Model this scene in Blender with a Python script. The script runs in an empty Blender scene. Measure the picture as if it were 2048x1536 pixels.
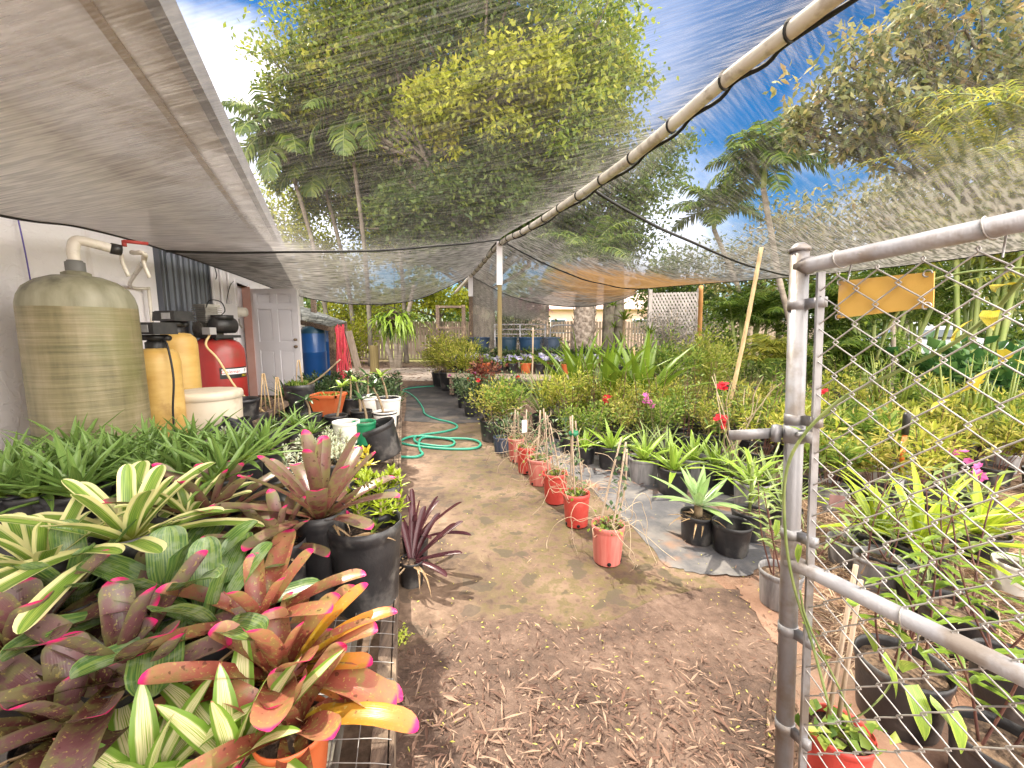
import bpy, math, random
import numpy as np
from math import radians as R, sin, cos, pi
rng = np.random.default_rng(11)
random.seed(11)
SC = bpy.context.scene
COL = SC.collection
# ---------------------------------------------------------------- photo geometry: 2048x1536 picture, focal 840 px, horizon at y=662
F, CX, CY, CH = 840.0, 1024.0, 768.0, 1.25
PIT = math.atan(106 / F)
SP, CP = sin(PIT), cos(PIT)
def ray(px, py):
    a, b = (px - CX) / F, (CY - py) / F
    return np.array([a, CP + b * SP, -SP + b * CP])
def G(px, py, z=0.0):
    d = ray(px, py); t = (z - CH) / d[2]
    return np.array([d[0] * t, d[1] * t, z])
def W(px, py, Y):
    d = ray(px, py); t = Y / d[1]
    return np.array([d[0] * t, Y, CH + d[2] * t])
def V3(*a): return np.array(a, float)
def unit(v):
    v = np.asarray(v, float); return v / (np.linalg.norm(v, axis=-1, keepdims=True) + 1e-9)
# ---------------------------------------------------------------- mesh builder
class MB:
    def __init__(s): s.v, s.f, s.uv, s.n = [], [], [], 0
    def add(s, v, f, uv=None):
        v = np.asarray(v, float).reshape(-1, 3)
        s.v.append(v); s.uv.append(np.zeros((len(v), 2)) if uv is None else np.asarray(uv, float).reshape(-1, 2))
        for q in (f if isinstance(f, list) and isinstance(f[0], np.ndarray) else [f]):
            s.f.append(np.atleast_2d(np.asarray(q, np.int64)) + s.n)
        s.n += len(v); return s
    def move(s, off):
        s.v = [v + np.asarray(off) for v in s.v]; return s
    def merge(s, o, off=(0, 0, 0)):
        s.v += [v + np.asarray(off) for v in o.v]; s.uv += o.uv
        s.f += [f + s.n for f in o.f]; s.n += o.n; return s
    def mesh(s, name, mat, smooth=True):
        me = bpy.data.meshes.new(name)
        V = np.concatenate(s.v) if s.v else np.zeros((0, 3)); U = np.concatenate(s.uv)
        li = np.concatenate([f.ravel() for f in s.f]); ct = np.concatenate([np.full(len(f), f.shape[1]) for f in s.f])
        me.vertices.add(len(V)); me.vertices.foreach_set('co', V.ravel().astype(np.float32))
        me.loops.add(len(li)); me.loops.foreach_set('vertex_index', li.astype(np.int32))
        me.polygons.add(len(ct)); st = np.concatenate([[0], np.cumsum(ct)[:-1]])
        me.polygons.foreach_set('loop_start', st.astype(np.int32)); me.polygons.foreach_set('loop_total', ct.astype(np.int32))
        uvl = me.uv_layers.new(name='UVMap'); uvl.data.foreach_set('uv', U[li].ravel().astype(np.float32))
        me.polygons.foreach_set('use_smooth', np.full(len(ct), bool(smooth)))
        me.materials.append(mat); me.update(calc_edges=True); me.validate()
        return me
    def obj(s, name, mat, parent=None, smooth=True, **tags):
        o = bpy.data.objects.new(name, s.mesh(name, mat, smooth)); COL.objects.link(o)
        if parent is not None: o.parent = parent
        for k, v in tags.items(): o[k] = v
        return o
def thing(name, label, cat, loc=(0, 0, 0), rz=0, group=None, s=1.0):
    o = bpy.data.objects.new(name, None); COL.objects.link(o)
    o.empty_display_size = .05
    o.location = loc; o.rotation_euler = (0, 0, rz); o.scale = (s, s, s); o['label'] = label; o['category'] = cat
    if group: o['group'] = group
    return o
def dup(root, loc, rz=0, label=None, group=None, s=1.0):
    r = root.copy(); COL.objects.link(r); r.location = loc; r.rotation_euler = (0, 0, rz); r.scale = (s, s, s)
    if label: r['label'] = label
    if group: r['group'] = group
    for ch in list(root.children):
        c = ch.copy(); COL.objects.link(c); c.parent = r
        for g in list(ch.children):
            d = g.copy(); COL.objects.link(d); d.parent = c
    return r
def struct(mb, name, mat, smooth=False, kind='structure'):
    return mb.obj(name, mat, None, smooth, kind=kind)
# ---------------------------------------------------------------- shapes
BOXF = np.array([[0, 3, 2, 1], [4, 5, 6, 7], [0, 1, 5, 4], [1, 2, 6, 5], [2, 3, 7, 6], [3, 0, 4, 7]])
def box(mb, c, sz, rz=0, rx=0, ry=0, taper=1.0):
    x, y, z = np.asarray(sz) / 2
    t = taper
    v = np.array([[-x, -y, -z], [x, -y, -z], [x, y, -z], [-x, y, -z], [-x * t, -y * t, z], [x * t, -y * t, z], [x * t, y * t, z], [-x * t, y * t, z]])
    if rx: v = v @ np.array([[1, 0, 0], [0, cos(rx), -sin(rx)], [0, sin(rx), cos(rx)]]).T
    if ry: v = v @ np.array([[cos(ry), 0, sin(ry)], [0, 1, 0], [-sin(ry), 0, cos(ry)]]).T
    if rz: v = v @ np.array([[cos(rz), -sin(rz), 0], [sin(rz), cos(rz), 0], [0, 0, 1]]).T
    uv = np.array([[0, 0], [1, 0], [1, 0], [0, 0], [0, 1], [1, 1], [1, 1], [0, 1]])
    return mb.add(v + np.asarray(c), BOXF, uv)
def beam(mb, a, b, w, h):
    """squared bar from a to b, w wide and h high"""
    a, b = np.asarray(a, float), np.asarray(b, float); d = unit(b - a)
    up = V3(0, 0, 1) if abs(d[2]) < .9 else V3(0, 1, 0)
    sx = unit(np.cross(d, up)); sy = unit(np.cross(sx, d))
    v = []
    for p in (a, b):
        for i, j in ((-1, -1), (1, -1), (1, 1), (-1, 1)): v.append(p + sx * i * w / 2 + sy * j * h / 2)
    return mb.add(v, BOXF, [[0, 0], [1, 0], [1, 0], [0, 0], [0, 1], [1, 1], [1, 1], [0, 1]])
def tube(mb, pts, r, n=8, cap=True):
    P = np.asarray(pts, float); m = len(P); r = np.broadcast_to(np.asarray(r, float), (m,))
    T = unit(np.gradient(P, axis=0))
    up = V3(0, 0, 1) if abs(T[0][2]) < .9 else V3(1, 0, 0)
    nrm = unit(np.cross(T[0], up)); out = []
    a = np.arange(n) * 2 * pi / n
    for i in range(m):
        nrm = unit(nrm - T[i] * np.dot(nrm, T[i])); bn = np.cross(T[i], nrm)
        out.append(P[i] + r[i] * (np.cos(a)[:, None] * nrm + np.sin(a)[:, None] * bn))
    v = np.concatenate(out)
    i = np.arange(m - 1)[:, None] * n; j = np.arange(n)[None]; k = (j + 1) % n
    f = np.stack([i + j, i + k, i + n + k, i + n + j], -1).reshape(-1, 4)
    L = np.concatenate([[0], np.cumsum(np.linalg.norm(np.diff(P, axis=0), axis=1))])
    uv = np.stack([np.tile(np.arange(n) / n, m), np.repeat(L, n)], -1)
    fs = [f]
    if cap: fs += [np.arange(n)[None, ::-1], (np.arange(n) + (m - 1) * n)[None]]
    return mb.add(v, fs, uv)
def lathe(mb, prof, n=24, c=(0, 0, 0), cap0=False, cap1=False, ribs=0, rib=0.0):
    P = np.asarray(prof, float); m = len(P); a = np.arange(n) * 2 * pi / n
    rr = P[:, :1] * (1 + (rib * np.cos(a * ribs)[None] if ribs else 0))
    v = np.stack([rr * np.cos(a), rr * np.sin(a), np.repeat(P[:, 1:2], n, 1)], -1).reshape(-1, 3) + np.asarray(c)
    i = np.arange(m - 1)[:, None] * n; j = np.arange(n)[None]; k = (j + 1) % n
    f = np.stack([i + j, i + k, i + n + k, i + n + j], -1).reshape(-1, 4)
    fs = [f]
    if cap0: fs.append(np.arange(n)[None, ::-1])
    if cap1: fs.append((np.arange(n) + (m - 1) * n)[None])
    uv = np.stack([np.tile(a / 2 / pi, m), np.repeat(np.linspace(0, 1, m), n)], -1)
    return mb.add(v, fs, uv)
def disc(mb, r, z, n=20, c=(0, 0), bump=0.0):
    a = np.arange(n) * 2 * pi / n
    v = [[c[0], c[1], z + bump]]
    for q in (.55, 1.0):
        rr = r * q
        v += [[c[0] + rr * cos(t), c[1] + rr * sin(t), z + (random.uniform(-.5, .5) * bump if q < 1 else 0)] for t in a]
    j = np.arange(n); k = (j + 1) % n
    return mb.add(v, [np.stack([0 * j, 1 + j, 1 + k], -1), np.stack([1 + j, 1 + n + j, 1 + n + k, 1 + k], -1)])
def poly(mb, pts, z=None):
    p = np.asarray(pts, float)
    if p.shape[1] == 2: p = np.column_stack([p, np.full(len(p), z)])
    return mb.add(p, np.arange(len(p))[None])
def gridsurf(mb, Pg):
    """grid of points (m,n,3)"""
    m, n = Pg.shape[:2]
    i = np.arange(m - 1)[:, None] * n; j = np.arange(n - 1)[None]
    f = np.stack([i + j, i + j + 1, i + n + j + 1, i + n + j], -1).reshape(-1, 4)
    uv = np.stack(np.meshgrid(np.linspace(0, 1, n), np.linspace(0, 1, m)), -1).reshape(-1, 2)
    return mb.add(Pg.reshape(-1, 3), f, uv)
def smoothpath(pts, n=40):
    P = np.asarray(pts, float); m = len(P); out = []
    E = np.concatenate([[2 * P[0] - P[1]], P, [2 * P[-1] - P[-2]]])
    for t in np.linspace(0, m - 1 - 1e-6, n):
        i = int(t); u = t - i; a, b, c, d = E[i:i + 4]
        out.append(.5 * (2 * b + (c - a) * u + (2 * a - 5 * b + 4 * c - d) * u * u + (3 * b - a - 3 * c + d) * u ** 3))
    return np.array(out)
def strap(mb, base, az, e0, L, Wd, bend=1.0, n=9, fold=.3, tip='round', w0=.6, bp=1.4, wav=0.0, twist=0.0, flat_tip=.16):
    """one strap leaf: starts at base, rises at e0, bends down by bend; uv = across, along"""
    s = np.concatenate([np.linspace(0, 1 - flat_tip, n - 3), 1 - flat_tip * np.array([.6, .3, .1, 0.0])])
    m = len(s); ang = e0 - bend * s ** bp
    ds = np.diff(s) * L; am = (ang[1:] + ang[:-1]) / 2
    r = np.concatenate([[0], np.cumsum(np.cos(am) * ds)]); z = np.concatenate([[0], np.cumsum(np.sin(am) * ds)])
    azs = az + twist * s
    h = np.stack([np.cos(azs), np.sin(azs), 0 * s], -1)
    C = np.asarray(base, float) + r[:, None] * h + z[:, None] * V3(0, 0, 1)
    side = np.stack([-np.sin(azs), np.cos(azs), 0 * s], -1); nr = -np.sin(ang)[:, None] * h + np.cos(ang)[:, None] * V3(0, 0, 1)
    wp = w0 + (1 - w0) * np.clip(s / .5, 0, 1)
    if tip == 'round': wp = wp * np.sqrt(np.clip(1 - (np.clip(s - (1 - flat_tip), 0, 1) / (flat_tip * 1.01)) ** 2, 0, 1)) + (s > .999) * .02
    elif tip == 'point': wp = wp * (1 - s ** 2.2) + .01
    else: wp = wp * (1 - s ** 5) * (1 - .25 * s) + .01
    u = np.array([-1, -.55, 0, .55, 1.0])
    wv = wav * np.sin(s * 17 + az * 5)[:, None] * np.array([1, .3, 0, -.3, -1])[None]
    v = C[:, None] + side[:, None] * (u[None, :, None] * (wp * Wd / 2)[:, None, None]) + nr[:, None] * ((fold * u[None] ** 2 * (wp * Wd / 2)[:, None] + wv * Wd)[..., None])
    i = np.arange(m - 1)[:, None] * 5; j = np.arange(4)[None]
    f = np.stack([i + j, i + j + 1, i + 6 + j, i + 5 + j], -1).reshape(-1, 4)
    uv = np.stack([np.tile((u + 1) / 2, m), np.repeat(s, 5)], -1)
    mb.add(v, f, uv); return C
def leafcloud(mb, C, D, N, L, Wd, fold=.25, rnd=None):
    """many small leaves: base C, direction D, face normal N; uv.x = a random number per leaf, uv.y = along"""
    C = np.asarray(C, float); k = len(C); D = unit(D); S = unit(np.cross(D, N)); N = np.cross(S, D)
    L = np.broadcast_to(np.asarray(L, float), (k,))[:, None]; Wd = np.broadcast_to(np.asarray(Wd, float), (k,))[:, None]
    if rnd is None: rnd = rng.random(k)
    mid = C + D * L * .45
    v = np.stack([C, mid + S * Wd / 2 + N * fold * Wd, C + D * L - N * fold * .3 * L, mid - S * Wd / 2 + N * fold * Wd], 1).reshape(-1, 3)
    b = np.arange(k)[:, None] * 4
    f = np.concatenate([b + [[0, 1, 2]], b + [[0, 2, 3]]])
    uv = np.stack([np.repeat(rnd, 4), np.tile([0, .5, 1, .5], k)], -1)
    return mb.add(v, f, uv)
def rdir(n, up=0.0):
    v = rng.normal(size=(n, 3)); v[:, 2] += up; return unit(v)
# ---------------------------------------------------------------- materials
def newmat(name):
    m = bpy.data.materials.new(name); m.use_nodes = True; nt = m.node_tree
    for n in list(nt.nodes): nt.nodes.remove(n)
    return m, nt
class NT:
    def __init__(s, nt): s.t = nt
    def n(s, ty, **kw):
        o = s.t.nodes.new(ty)
        for k, v in kw.items():
            setattr(o, k, v)
        return o
    def l(s, a, b): s.t.links.new(a, b)
    def noise(s, vec, scale, detail=4, rough=.55, dist=0.0):
        o = s.n('ShaderNodeTexNoise'); o.inputs['Scale'].default_value = scale; o.inputs['Detail'].default_value = detail
        o.inputs['Roughness'].default_value = rough; o.inputs['Distortion'].default_value = dist
        if vec is not None: s.l(vec, o.inputs['Vector'])
        return o.outputs['Fac']
    def ramp(s, fac, stops, interp='LINEAR'):
        o = s.n('ShaderNodeValToRGB'); e = o.color_ramp; e.interpolation = interp
        while len(e.elements) > 1: e.elements.remove(e.elements[-1])
        e.elements[0].position = stops[0][0]; e.elements[0].color = c4(stops[0][1])
        for p, c in stops[1:]:
            q = e.elements.new(p); q.color = c4(c)
        s.l(fac, o.inputs['Fac']); return o.outputs['Color']
    def mix(s, fac, a, b):
        o = s.n('ShaderNodeMix', data_type='RGBA')
        for v, i in ((fac, 0), (a, 6), (b, 7)):
            if hasattr(v, 'links'): s.l(v, o.inputs[i])
            elif i == 0: o.inputs[0].default_value = v
            else: o.inputs[i].default_value = c4(v)
        return o.outputs[2]
    def math(s, op, a, b=0.0, c=None, clamp=False):
        o = s.n('ShaderNodeMath', operation=op, use_clamp=clamp)
        for v, i in ((a, 0), (b, 1), (c, 2)):
            if v is None: continue
            if hasattr(v, 'links'): s.l(v, o.inputs[i])
            else: o.inputs[i].default_value = v
        return o.outputs[0]
    def sstep(s, x, a, b):
        o = s.n('ShaderNodeMapRange', interpolation_type='SMOOTHSTEP'); s.l(x, o.inputs[0])
        o.inputs[1].default_value = a; o.inputs[2].default_value = b; return o.outputs[0]
    def obj(s): return s.n('ShaderNodeTexCoord').outputs['Object']
    def uv(s):
        o = s.n('ShaderNodeTexCoord'); x = s.n('ShaderNodeSeparateXYZ'); s.l(o.outputs['UV'], x.inputs[0]); return x.outputs[0], x.outputs[1]
    def pos(s): return s.n('ShaderNodeNewGeometry').outputs['Position']
    def scale(s, vec, sc):
        o = s.n('ShaderNodeMapping'); o.inputs['Scale'].default_value = sc; s.l(vec, o.inputs[0]); return o.outputs[0]
    def bump(s, h, strength, dist=.01):
        o = s.n('ShaderNodeBump'); o.inputs['Strength'].default_value = strength; o.inputs['Distance'].default_value = dist; s.l(h, o.inputs['Height']); return o.outputs[0]
    def out(s, sh): s.l(sh, s.n('ShaderNodeOutputMaterial').inputs[0])
    def bsdf(s, col, rough=.6, bump=None, metal=0.0, spec=.5, trans=0.0, coat=0.0):
        p = s.n('ShaderNodeBsdfPrincipled')
        for v, k in ((col, 'Base Color'), (rough, 'Roughness'), (metal, 'Metallic'), (spec, 'Specular IOR Level'), (coat, 'Coat Weight')):
            if hasattr(v, 'links'): s.l(v, p.inputs[k])
            else: p.inputs[k].default_value = c4(v) if k == 'Base Color' else v
        if bump is not None: s.l(bump, p.inputs['Normal'])
        if trans <= 0: return p.outputs[0]
        t = s.n('ShaderNodeBsdfTranslucent'); m = s.n('ShaderNodeMixShader'); m.inputs[0].default_value = trans
        if hasattr(col, 'links'): s.l(col, t.inputs[0])
        else: t.inputs[0].default_value = c4(col)
        s.l(p.outputs[0], m.inputs[1]); s.l(t.outputs[0], m.inputs[2]); return m.outputs[0]
def c4(c):
    return (c[0], c[1], c[2], 1.0) if len(c) == 3 else c
def sub(c, k): return tuple(min(1, x * k) for x in c)
def M(name, c1, c2=None, scale=6, rough=.6, bump=0.0, bscale=60, metal=0.0, st=(1, 1, 1), lo=.35, hi=.68, c3=None, s3=2.0, coords='obj', spec=.5, detail=5, coat=0.0):
    m, nt = newmat(name); t = NT(nt); v = t.obj() if coords == 'obj' else t.pos()
    vs = t.scale(v, st)
    col = c1
    if c2 is not None: col = t.ramp(t.noise(vs, scale, detail), [(lo, c1), (hi, c2)])
    if c3 is not None: col = t.mix(t.sstep(t.noise(v, s3, 5, .6), .5, .66), col, c3)
    b = t.bump(t.noise(vs, bscale, 4), bump) if bump else None
    t.out(t.bsdf(col, rough, b, metal, spec, 0, coat)); return m
def LM(name, stops, trans=.35, rough=.45, mott=.0, spec=.35):
    """small-leaf material: colour per leaf from uv.x"""
    m, nt = newmat(name); t = NT(nt); u, v = t.uv()
    col = t.ramp(u, [(i / max(1, len(stops) - 1), c) for i, c in enumerate(stops)])
    t.out(t.bsdf(col, rough, None, 0, spec, trans)); return m
# ---------------------------------------------------------------- strap leaf materials
def strapmat(name, kind, trans=.22, rough=.27):
    m, nt = newmat(name); t = NT(nt); u, v = t.uv(); ob = t.obj()
    e = t.math('ABSOLUTE', t.math('SUBTRACT', u, .5))
    n1 = t.noise(ob, 26, 4, .6); n2 = t.noise(ob, 95, 3, .6)
    st = t.n('ShaderNodeCombineXYZ'); t.l(t.math('MULTIPLY', u, 13), st.inputs[0]); t.l(t.math('MULTIPLY', v, .7), st.inputs[1]); t.l(t.noise(ob, 3, 1), st.inputs[2])
    ns = t.noise(st.outputs[0], 2.2, 2)
    if kind in ('purple', 'warm', 'mauve', 'orange'):
        stops = {'warm': [(0, (.12, .028, .018)), (.3, (.22, .055, .035)), (.6, (.34, .105, .075)), (.85, (.40, .19, .10)), (1, (.44, .26, .12))], 'purple': [(0, (0.074, 0.023, 0.015)), (.3, (0.118, 0.040, 0.037)), (.6, (0.178, 0.080, 0.085)), (.85, (0.207, 0.127, 0.123)), (1, (0.266, 0.167, 0.184))],
                 'mauve': [(0, (0.144, 0.039, 0.030)), (.4, (0.187, 0.065, 0.060)), (.72, (0.209, 0.110, 0.093)), (1, (0.202, 0.175, 0.099))],
                 'orange': [(0, (.16, .07, .02)), (.3, (.34, .17, .02)), (.62, (.62, .27, .04)), (1, (.68, .22, .10))]}[kind]
        col = t.ramp(t.math('ADD', v, t.math('MULTIPLY', t.math('SUBTRACT', n1, .5), .5)), stops)
        green = (.19, .21, .055) if kind != 'orange' else (.42, .33, .02)
        col = t.mix(t.math('MULTIPLY', t.sstep(n1, .46, .64), .55), col, green)
        spot = t.math('MULTIPLY', t.sstep(n2, .60, .66), .7 if kind != 'mauve' else .1)
        col = t.mix(spot, col, (.42, .34, .10))
        if kind == 'mauve': col = t.mix(t.math('MULTIPLY', t.sstep(e, .25, .5), .35), col, (.18, .2, .07))
        if kind == 'purple': col = t.mix(t.math('MULTIPLY', t.sstep(e, .36, .5), .4), col, (.16, .2, .05))
        col = t.mix(t.math('MULTIPLY', t.sstep(t.noise(ob, 44, 2, .5), .66, .70), .6), col, (.05, .025, .015))
        tip = t.sstep(t.math('ADD', v, t.math('MULTIPLY', t.math('SUBTRACT', n1, .5), .07)), .925, .975)
        col = t.mix(tip, col, (.74, .035, .19))
    elif kind == 'variegated':
        col = t.mix(t.sstep(ns, .45, .62), (.15, .27, .045), (.33, .44, .08))
        col = t.mix(t.sstep(t.math('ADD', e, t.math('MULTIPLY', t.math('SUBTRACT', ns, .5), .18)), .26, .33), col, (.85, .80, .40))
        col = t.mix(t.sstep(v, .35, 0.0), col, (.35, .36, .06))
    elif kind == 'striped':
        col = t.mix(t.sstep(ns, .40, .50), (.30, .42, .06), (.78, .74, .42))
        col = t.mix(t.sstep(e, .25, .33), col, (.17, .30, .04))
        col = t.mix(t.sstep(v, .95, .99), col, (.55, .2, .15))
    elif kind == 'silver':
        col = t.mix(t.sstep(ns, .42, .6), (.07, .15, .04), (.20, .29, .07)); col = t.mix(t.math('MULTIPLY', t.sstep(n1, .45, .65), .45), col, (.34, .40, .28))
    else:
        a, b = {'aloe': ((.09, .19, .04), (.25, .36, .09)), 'agave': ((.22, .36, .12), (.36, .50, .20)), 'lime': ((.20, .30, .02), (.42, .50, .04)),
                'bright': ((.14, .27, .03), (.34, .45, .07)), 'crinum': ((.08, .17, .02), (.22, .30, .03)), 'dark': ((.02, .06, .015), (.06, .12, .03)),
                'grassy': ((.14, .22, .05), (.34, .40, .16)), 'maroon': ((.06, .015, .02), (.13, .05, .06)), 'dry': ((.34, .22, .11), (.52, .38, .22)),
                'snake': ((.12, .20, .03), (.34, .38, .06)), 'pale': ((.40, .46, .30), (.60, .62, .46)), 'yellowing': ((.40, .36, .03), (.60, .48, .05))}[kind]
        col = t.mix(t.sstep(ns, .35, .65), a, b)
        if kind in ('bright', 'lime'): col = t.mix(t.sstep(e, .38, .5), col, sub(b, 1.35))
        if kind == 'agave': col = t.mix(t.sstep(v, .45, 0), col, (.46, .56, .36))
        if kind == 'aloe': col = t.mix(t.sstep(v, .30, 0), col, (.28, .38, .04))
    b = t.bump(ns, .22, .004)
    t.out(t.bsdf(col, rough, b, 0, .5, trans)); return m
SM = {k: strapmat('leaf_' + k, k) for k in ('purple', 'warm', 'mauve', 'orange', 'variegated', 'striped', 'silver', 'aloe', 'agave', 'lime', 'bright', 'crinum', 'dark', 'grassy', 'maroon', 'dry', 'snake', 'pale', 'yellowing')}
# ---------------------------------------------------------------- other materials
BLK = M('black_plastic', (.012, .012, .014), (.035, .034, .036), 9, .42, .12, 90, c3=(.10, .095, .09), s3=7)
GRYP = M('dusty_grey_plastic', (.16, .16, .165), (.33, .32, .32), 6, .6, .15, 60, st=(6, 6, 1))
BLUEP = M('faded_blue_black_plastic', (.03, .045, .08), (.09, .11, .16), 5, .55, .1, 60, st=(6, 6, 1))
REDP = M('red_plastic', (.46, .045, .035), (.56, .075, .06), 5, .5, .1, 70, c3=(.52, .14, .11), s3=6)
REDF = M('faded_red_plastic', (.52, .12, .10), (.64, .24, .20), 3.5, .6, .1, 70, st=(9, 9, .6))
ORNP = M('orange_plastic', (.55, .11, .03), (.62, .17, .06), 6, .5)
WHTP = M('white_plastic', (.72, .70, .66), (.6, .58, .53), 5, .45)
GRNP = M('green_plastic', (.01, .16, .07), (.02, .2, .09), 5, .4)
SOIL = M('potting_soil', (.018, .012, .009), (.07, .045, .03), 40, .95, .7, 120, c3=(.17, .11, .07), s3=60)
CHIP = M('bark_chips', (.05, .03, .02), (.24, .16, .10), 60, .9, .8, 90)
STEM = M('woody_stem', (.20, .14, .08), (.34, .26, .16), 20, .8, .3, 60)
GSTEM = M('green_stem', (.12, .17, .04), (.22, .26, .08), 20, .6)
DSTEM = M('dark_stem', (.09, .035, .03), (.16, .07, .05), 20, .6)
BAMB = M('bamboo_cane', (.40, .27, .13), (.55, .40, .22), 8, .6, .2, 60, st=(5, 5, 1))
BAMW = M('weathered_cane', (.33, .24, .17), (.50, .39, .29), 8, .7, .2, 60, st=(5, 5, 1))
DRYV = M('dry_vine_stems', (.36, .27, .17), (.55, .45, .32), 14, .8)
WOODD = M('weathered_timber', (.06, .04, .03), (.22, .155, .11), 7, .85, .6, 40, st=(7, 1, 7), c3=(.30, .22, .15), s3=5)
WOODO = M('mossy_post_wood', (.17, .13, .05), (.27, .21, .09), 4, .8, .3, 40, st=(8, 8, .6))
WOODL = M('pale_plank', (.42, .33, .25), (.60, .50, .40), 5, .8, .3, 40, st=(8, 8, 1))
PVC = M('pvc_plastic', (.72, .68, .60), (.62, .57, .48), 3, .4, c3=(.45, .40, .33), s3=8)
GALV = M('galvanised_steel', (.24, .24, .255), (.36, .355, .36), 7, .5, .12, 150, metal=.5, st=(1, 1, .35), c3=(.20, .17, .145), s3=7)
WIRE = M('galvanised_wire', (.36, .345, .33), (.50, .475, .45), 30, .45, 0, 1, metal=.6)
STUC = None
def stucco():
    m, nt = newmat('white_stucco'); t = NT(nt); p = t.pos()
    v = t.scale(p, (3.2, 3.2, 5.2)); n = t.noise(v, 2.6, 3, .5, 1.6); k = t.sstep(n, .47, .56); n2 = t.noise(p, 60, 3)
    h = t.math('ADD', k, t.math('MULTIPLY', n2, .25))
    col = t.mix(t.noise(p, 1.1, 5), (.84, .81, .84), (.92, .90, .91))
    col = t.mix(t.sstep(t.noise(t.scale(p, (2, 2, .4)), 2.2, 5, .6), .60, .80), col, (.70, .65, .62))
    t.out(t.bsdf(col, .85, t.bump(h, .28, .012))); return m
STUC = stucco()
WHITE = M('white_paint', (.78, .77, .80), (.82, .80, .82), 3, .5, .05, 90)
SOFF = M('soffit_paint', (.80, .78, .79), (.86, .83, .83), 2, .7, c3=(.40, .33, .26), s3=.9, coords='pos')
FASC = M('grey_fascia', (.20, .19, .20), (.27, .26, .27), 3, .6)
STEELD = M('dark_corrugated_steel', (.075, .085, .105), (.14, .15, .18), 3, .42, .05, 50, metal=.4, st=(1, 1, .3))
BLACKM = M('black_cast_metal', (.012, .012, .012), (.035, .032, .03), 12, .45, .2, 60)
ALUM = M('cast_aluminium', (.30, .28, .25), (.42, .40, .36), 9, .5, .2, 60, metal=.5)
TANKRED = M('red_enamel', (.30, .022, .02), (.37, .03, .026), 3, .38, .04, 40, c3=(.24, .05, .035), s3=2.2, coat=.2)
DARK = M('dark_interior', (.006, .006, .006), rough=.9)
JAMB = M('pinkish_jamb', (.50, .27, .22), (.56, .33, .28), 4, .7)
BLACKC = M('black_cord', (.008, .008, .008), (.02, .02, .02), 30, .6)
BEIGE = M('beige_bin_plastic', (.58, .50, .38), (.66, .58, .46), 3, .55, c3=(.44, .36, .25), s3=2.6)
FIBY = M('yellow_fibreglass', (.48, .29, .07), (.60, .40, .13), 3, .45, .15, 60, st=(1, 1, 4), c3=(.38, .22, .06), s3=4)
def tankmat():
    m, nt = newmat('filament_wound_fibreglass'); t = NT(nt); o = t.obj()
    band = t.noise(t.scale(o, (1.2, 1.2, 46)), 1.6, 5, .65); big = t.noise(t.scale(o, (1.6, 1.6, .7)), 2.4, 4)
    vst = t.noise(t.scale(o, (7, 7, .8)), 2.0, 4, .6)
    col = t.ramp(t.math('ADD', t.math('ADD', t.math('MULTIPLY', band, .36), t.math('MULTIPLY', vst, .34)), t.math('MULTIPLY', big, .38)), [(.38, (.09, .078, .038)), (.50, (.19, .162, .08)), (.60, (.27, .225, .13)), (.72, (.38, .31, .23))])
    col = t.mix(t.math('MULTIPLY', t.sstep(t.noise(o, 2.1, 3), .5, .62), .5), col, (.15, .155, .055))
    x = t.n('ShaderNodeSeparateXYZ'); t.l(o, x.inputs[0])
    col = t.mix(t.math('MULTIPLY', t.sstep(x.outputs[2], .70, .20), t.sstep(t.noise(t.scale(o, (2, 2, .5)), 3, 4), .48, .62)), col, (.30, .17, .055))
    t.out(t.bsdf(col, .42, t.bump(band, .5, .006), 0, .5)); return m
TANK = tankmat()
DOME = M('stained_dome', (.17, .16, .095), (.30, .285, .20), 5, .5, .1, 40, st=(2, 2, .4), c3=(.07, .062, .045), s3=3)
HOSEG = M('green_hose', (.035, .30, .20), (.05, .36, .24), 8, .4)
PINK = M('pink_cord', (.80, .07, .11), (.86, .12, .15), 20, .6)
BLUET = M('blue_tank', (.012, .085, .30), (.018, .12, .38), 2, .3, coat=.3)
BLUED = M('dark_teal_cap', (.01, .05, .09), (.02, .08, .13), 2, .35)
SHING = M('weathered_shingles', (.10, .105, .10), (.24, .25, .24), 9, .85, .5, 40, c3=(.32, .34, .33), s3=4)
CONC = M('concrete_block', (.30, .27, .23), (.44, .40, .35), 12, .9, .5, 60, c3=(.14, .125, .10), s3=3)
YELS = M('yellow_sign_board', (.70, .40, .06), (.80, .50, .12), 4, .6, .1, 40, c3=(.62, .42, .24), s3=5)
ORNT = M('orange_tool_handle', (.62, .15, .03), (.70, .22, .06), 8, .5)
TANNET = (.46, .30, .15)
# leaf palettes
L_POD = LM('fine_shrub_leaves', [(.14, .20, .025), (.38, .42, .05), (.68, .60, .15)], .45)
L_GRN = LM('green_shrub_leaves', [(.07, .15, .02), (.18, .28, .04), (.40, .45, .10)], .4)
L_LIME = LM('lime_shrub_leaves', [(.18, .26, .03), (.36, .42, .06), (.55, .52, .16)], .4)
L_ROSE = LM('rose_leaves', [(.035, .08, .025), (.09, .15, .06), (.22, .27, .15)], .25)
L_RED = LM('red_foliage', [(.10, .025, .02), (.22, .06, .04), (.30, .16, .09)], .3)
L_NARR = LM('narrow_leaves', [(.12, .17, .025), (.36, .38, .06), (.68, .58, .18)], .45)
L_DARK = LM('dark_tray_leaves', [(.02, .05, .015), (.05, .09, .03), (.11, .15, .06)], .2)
L_GHOST = LM('pale_succulent_leaves', [(.36, .44, .34), (.50, .57, .45), (.62, .66, .54)], .12, .5)
L_SEDUM = LM('yellow_green_succulent_leaves', [(.30, .40, .04), (.48, .54, .08), (.64, .62, .16)], .25, .4)
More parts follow.
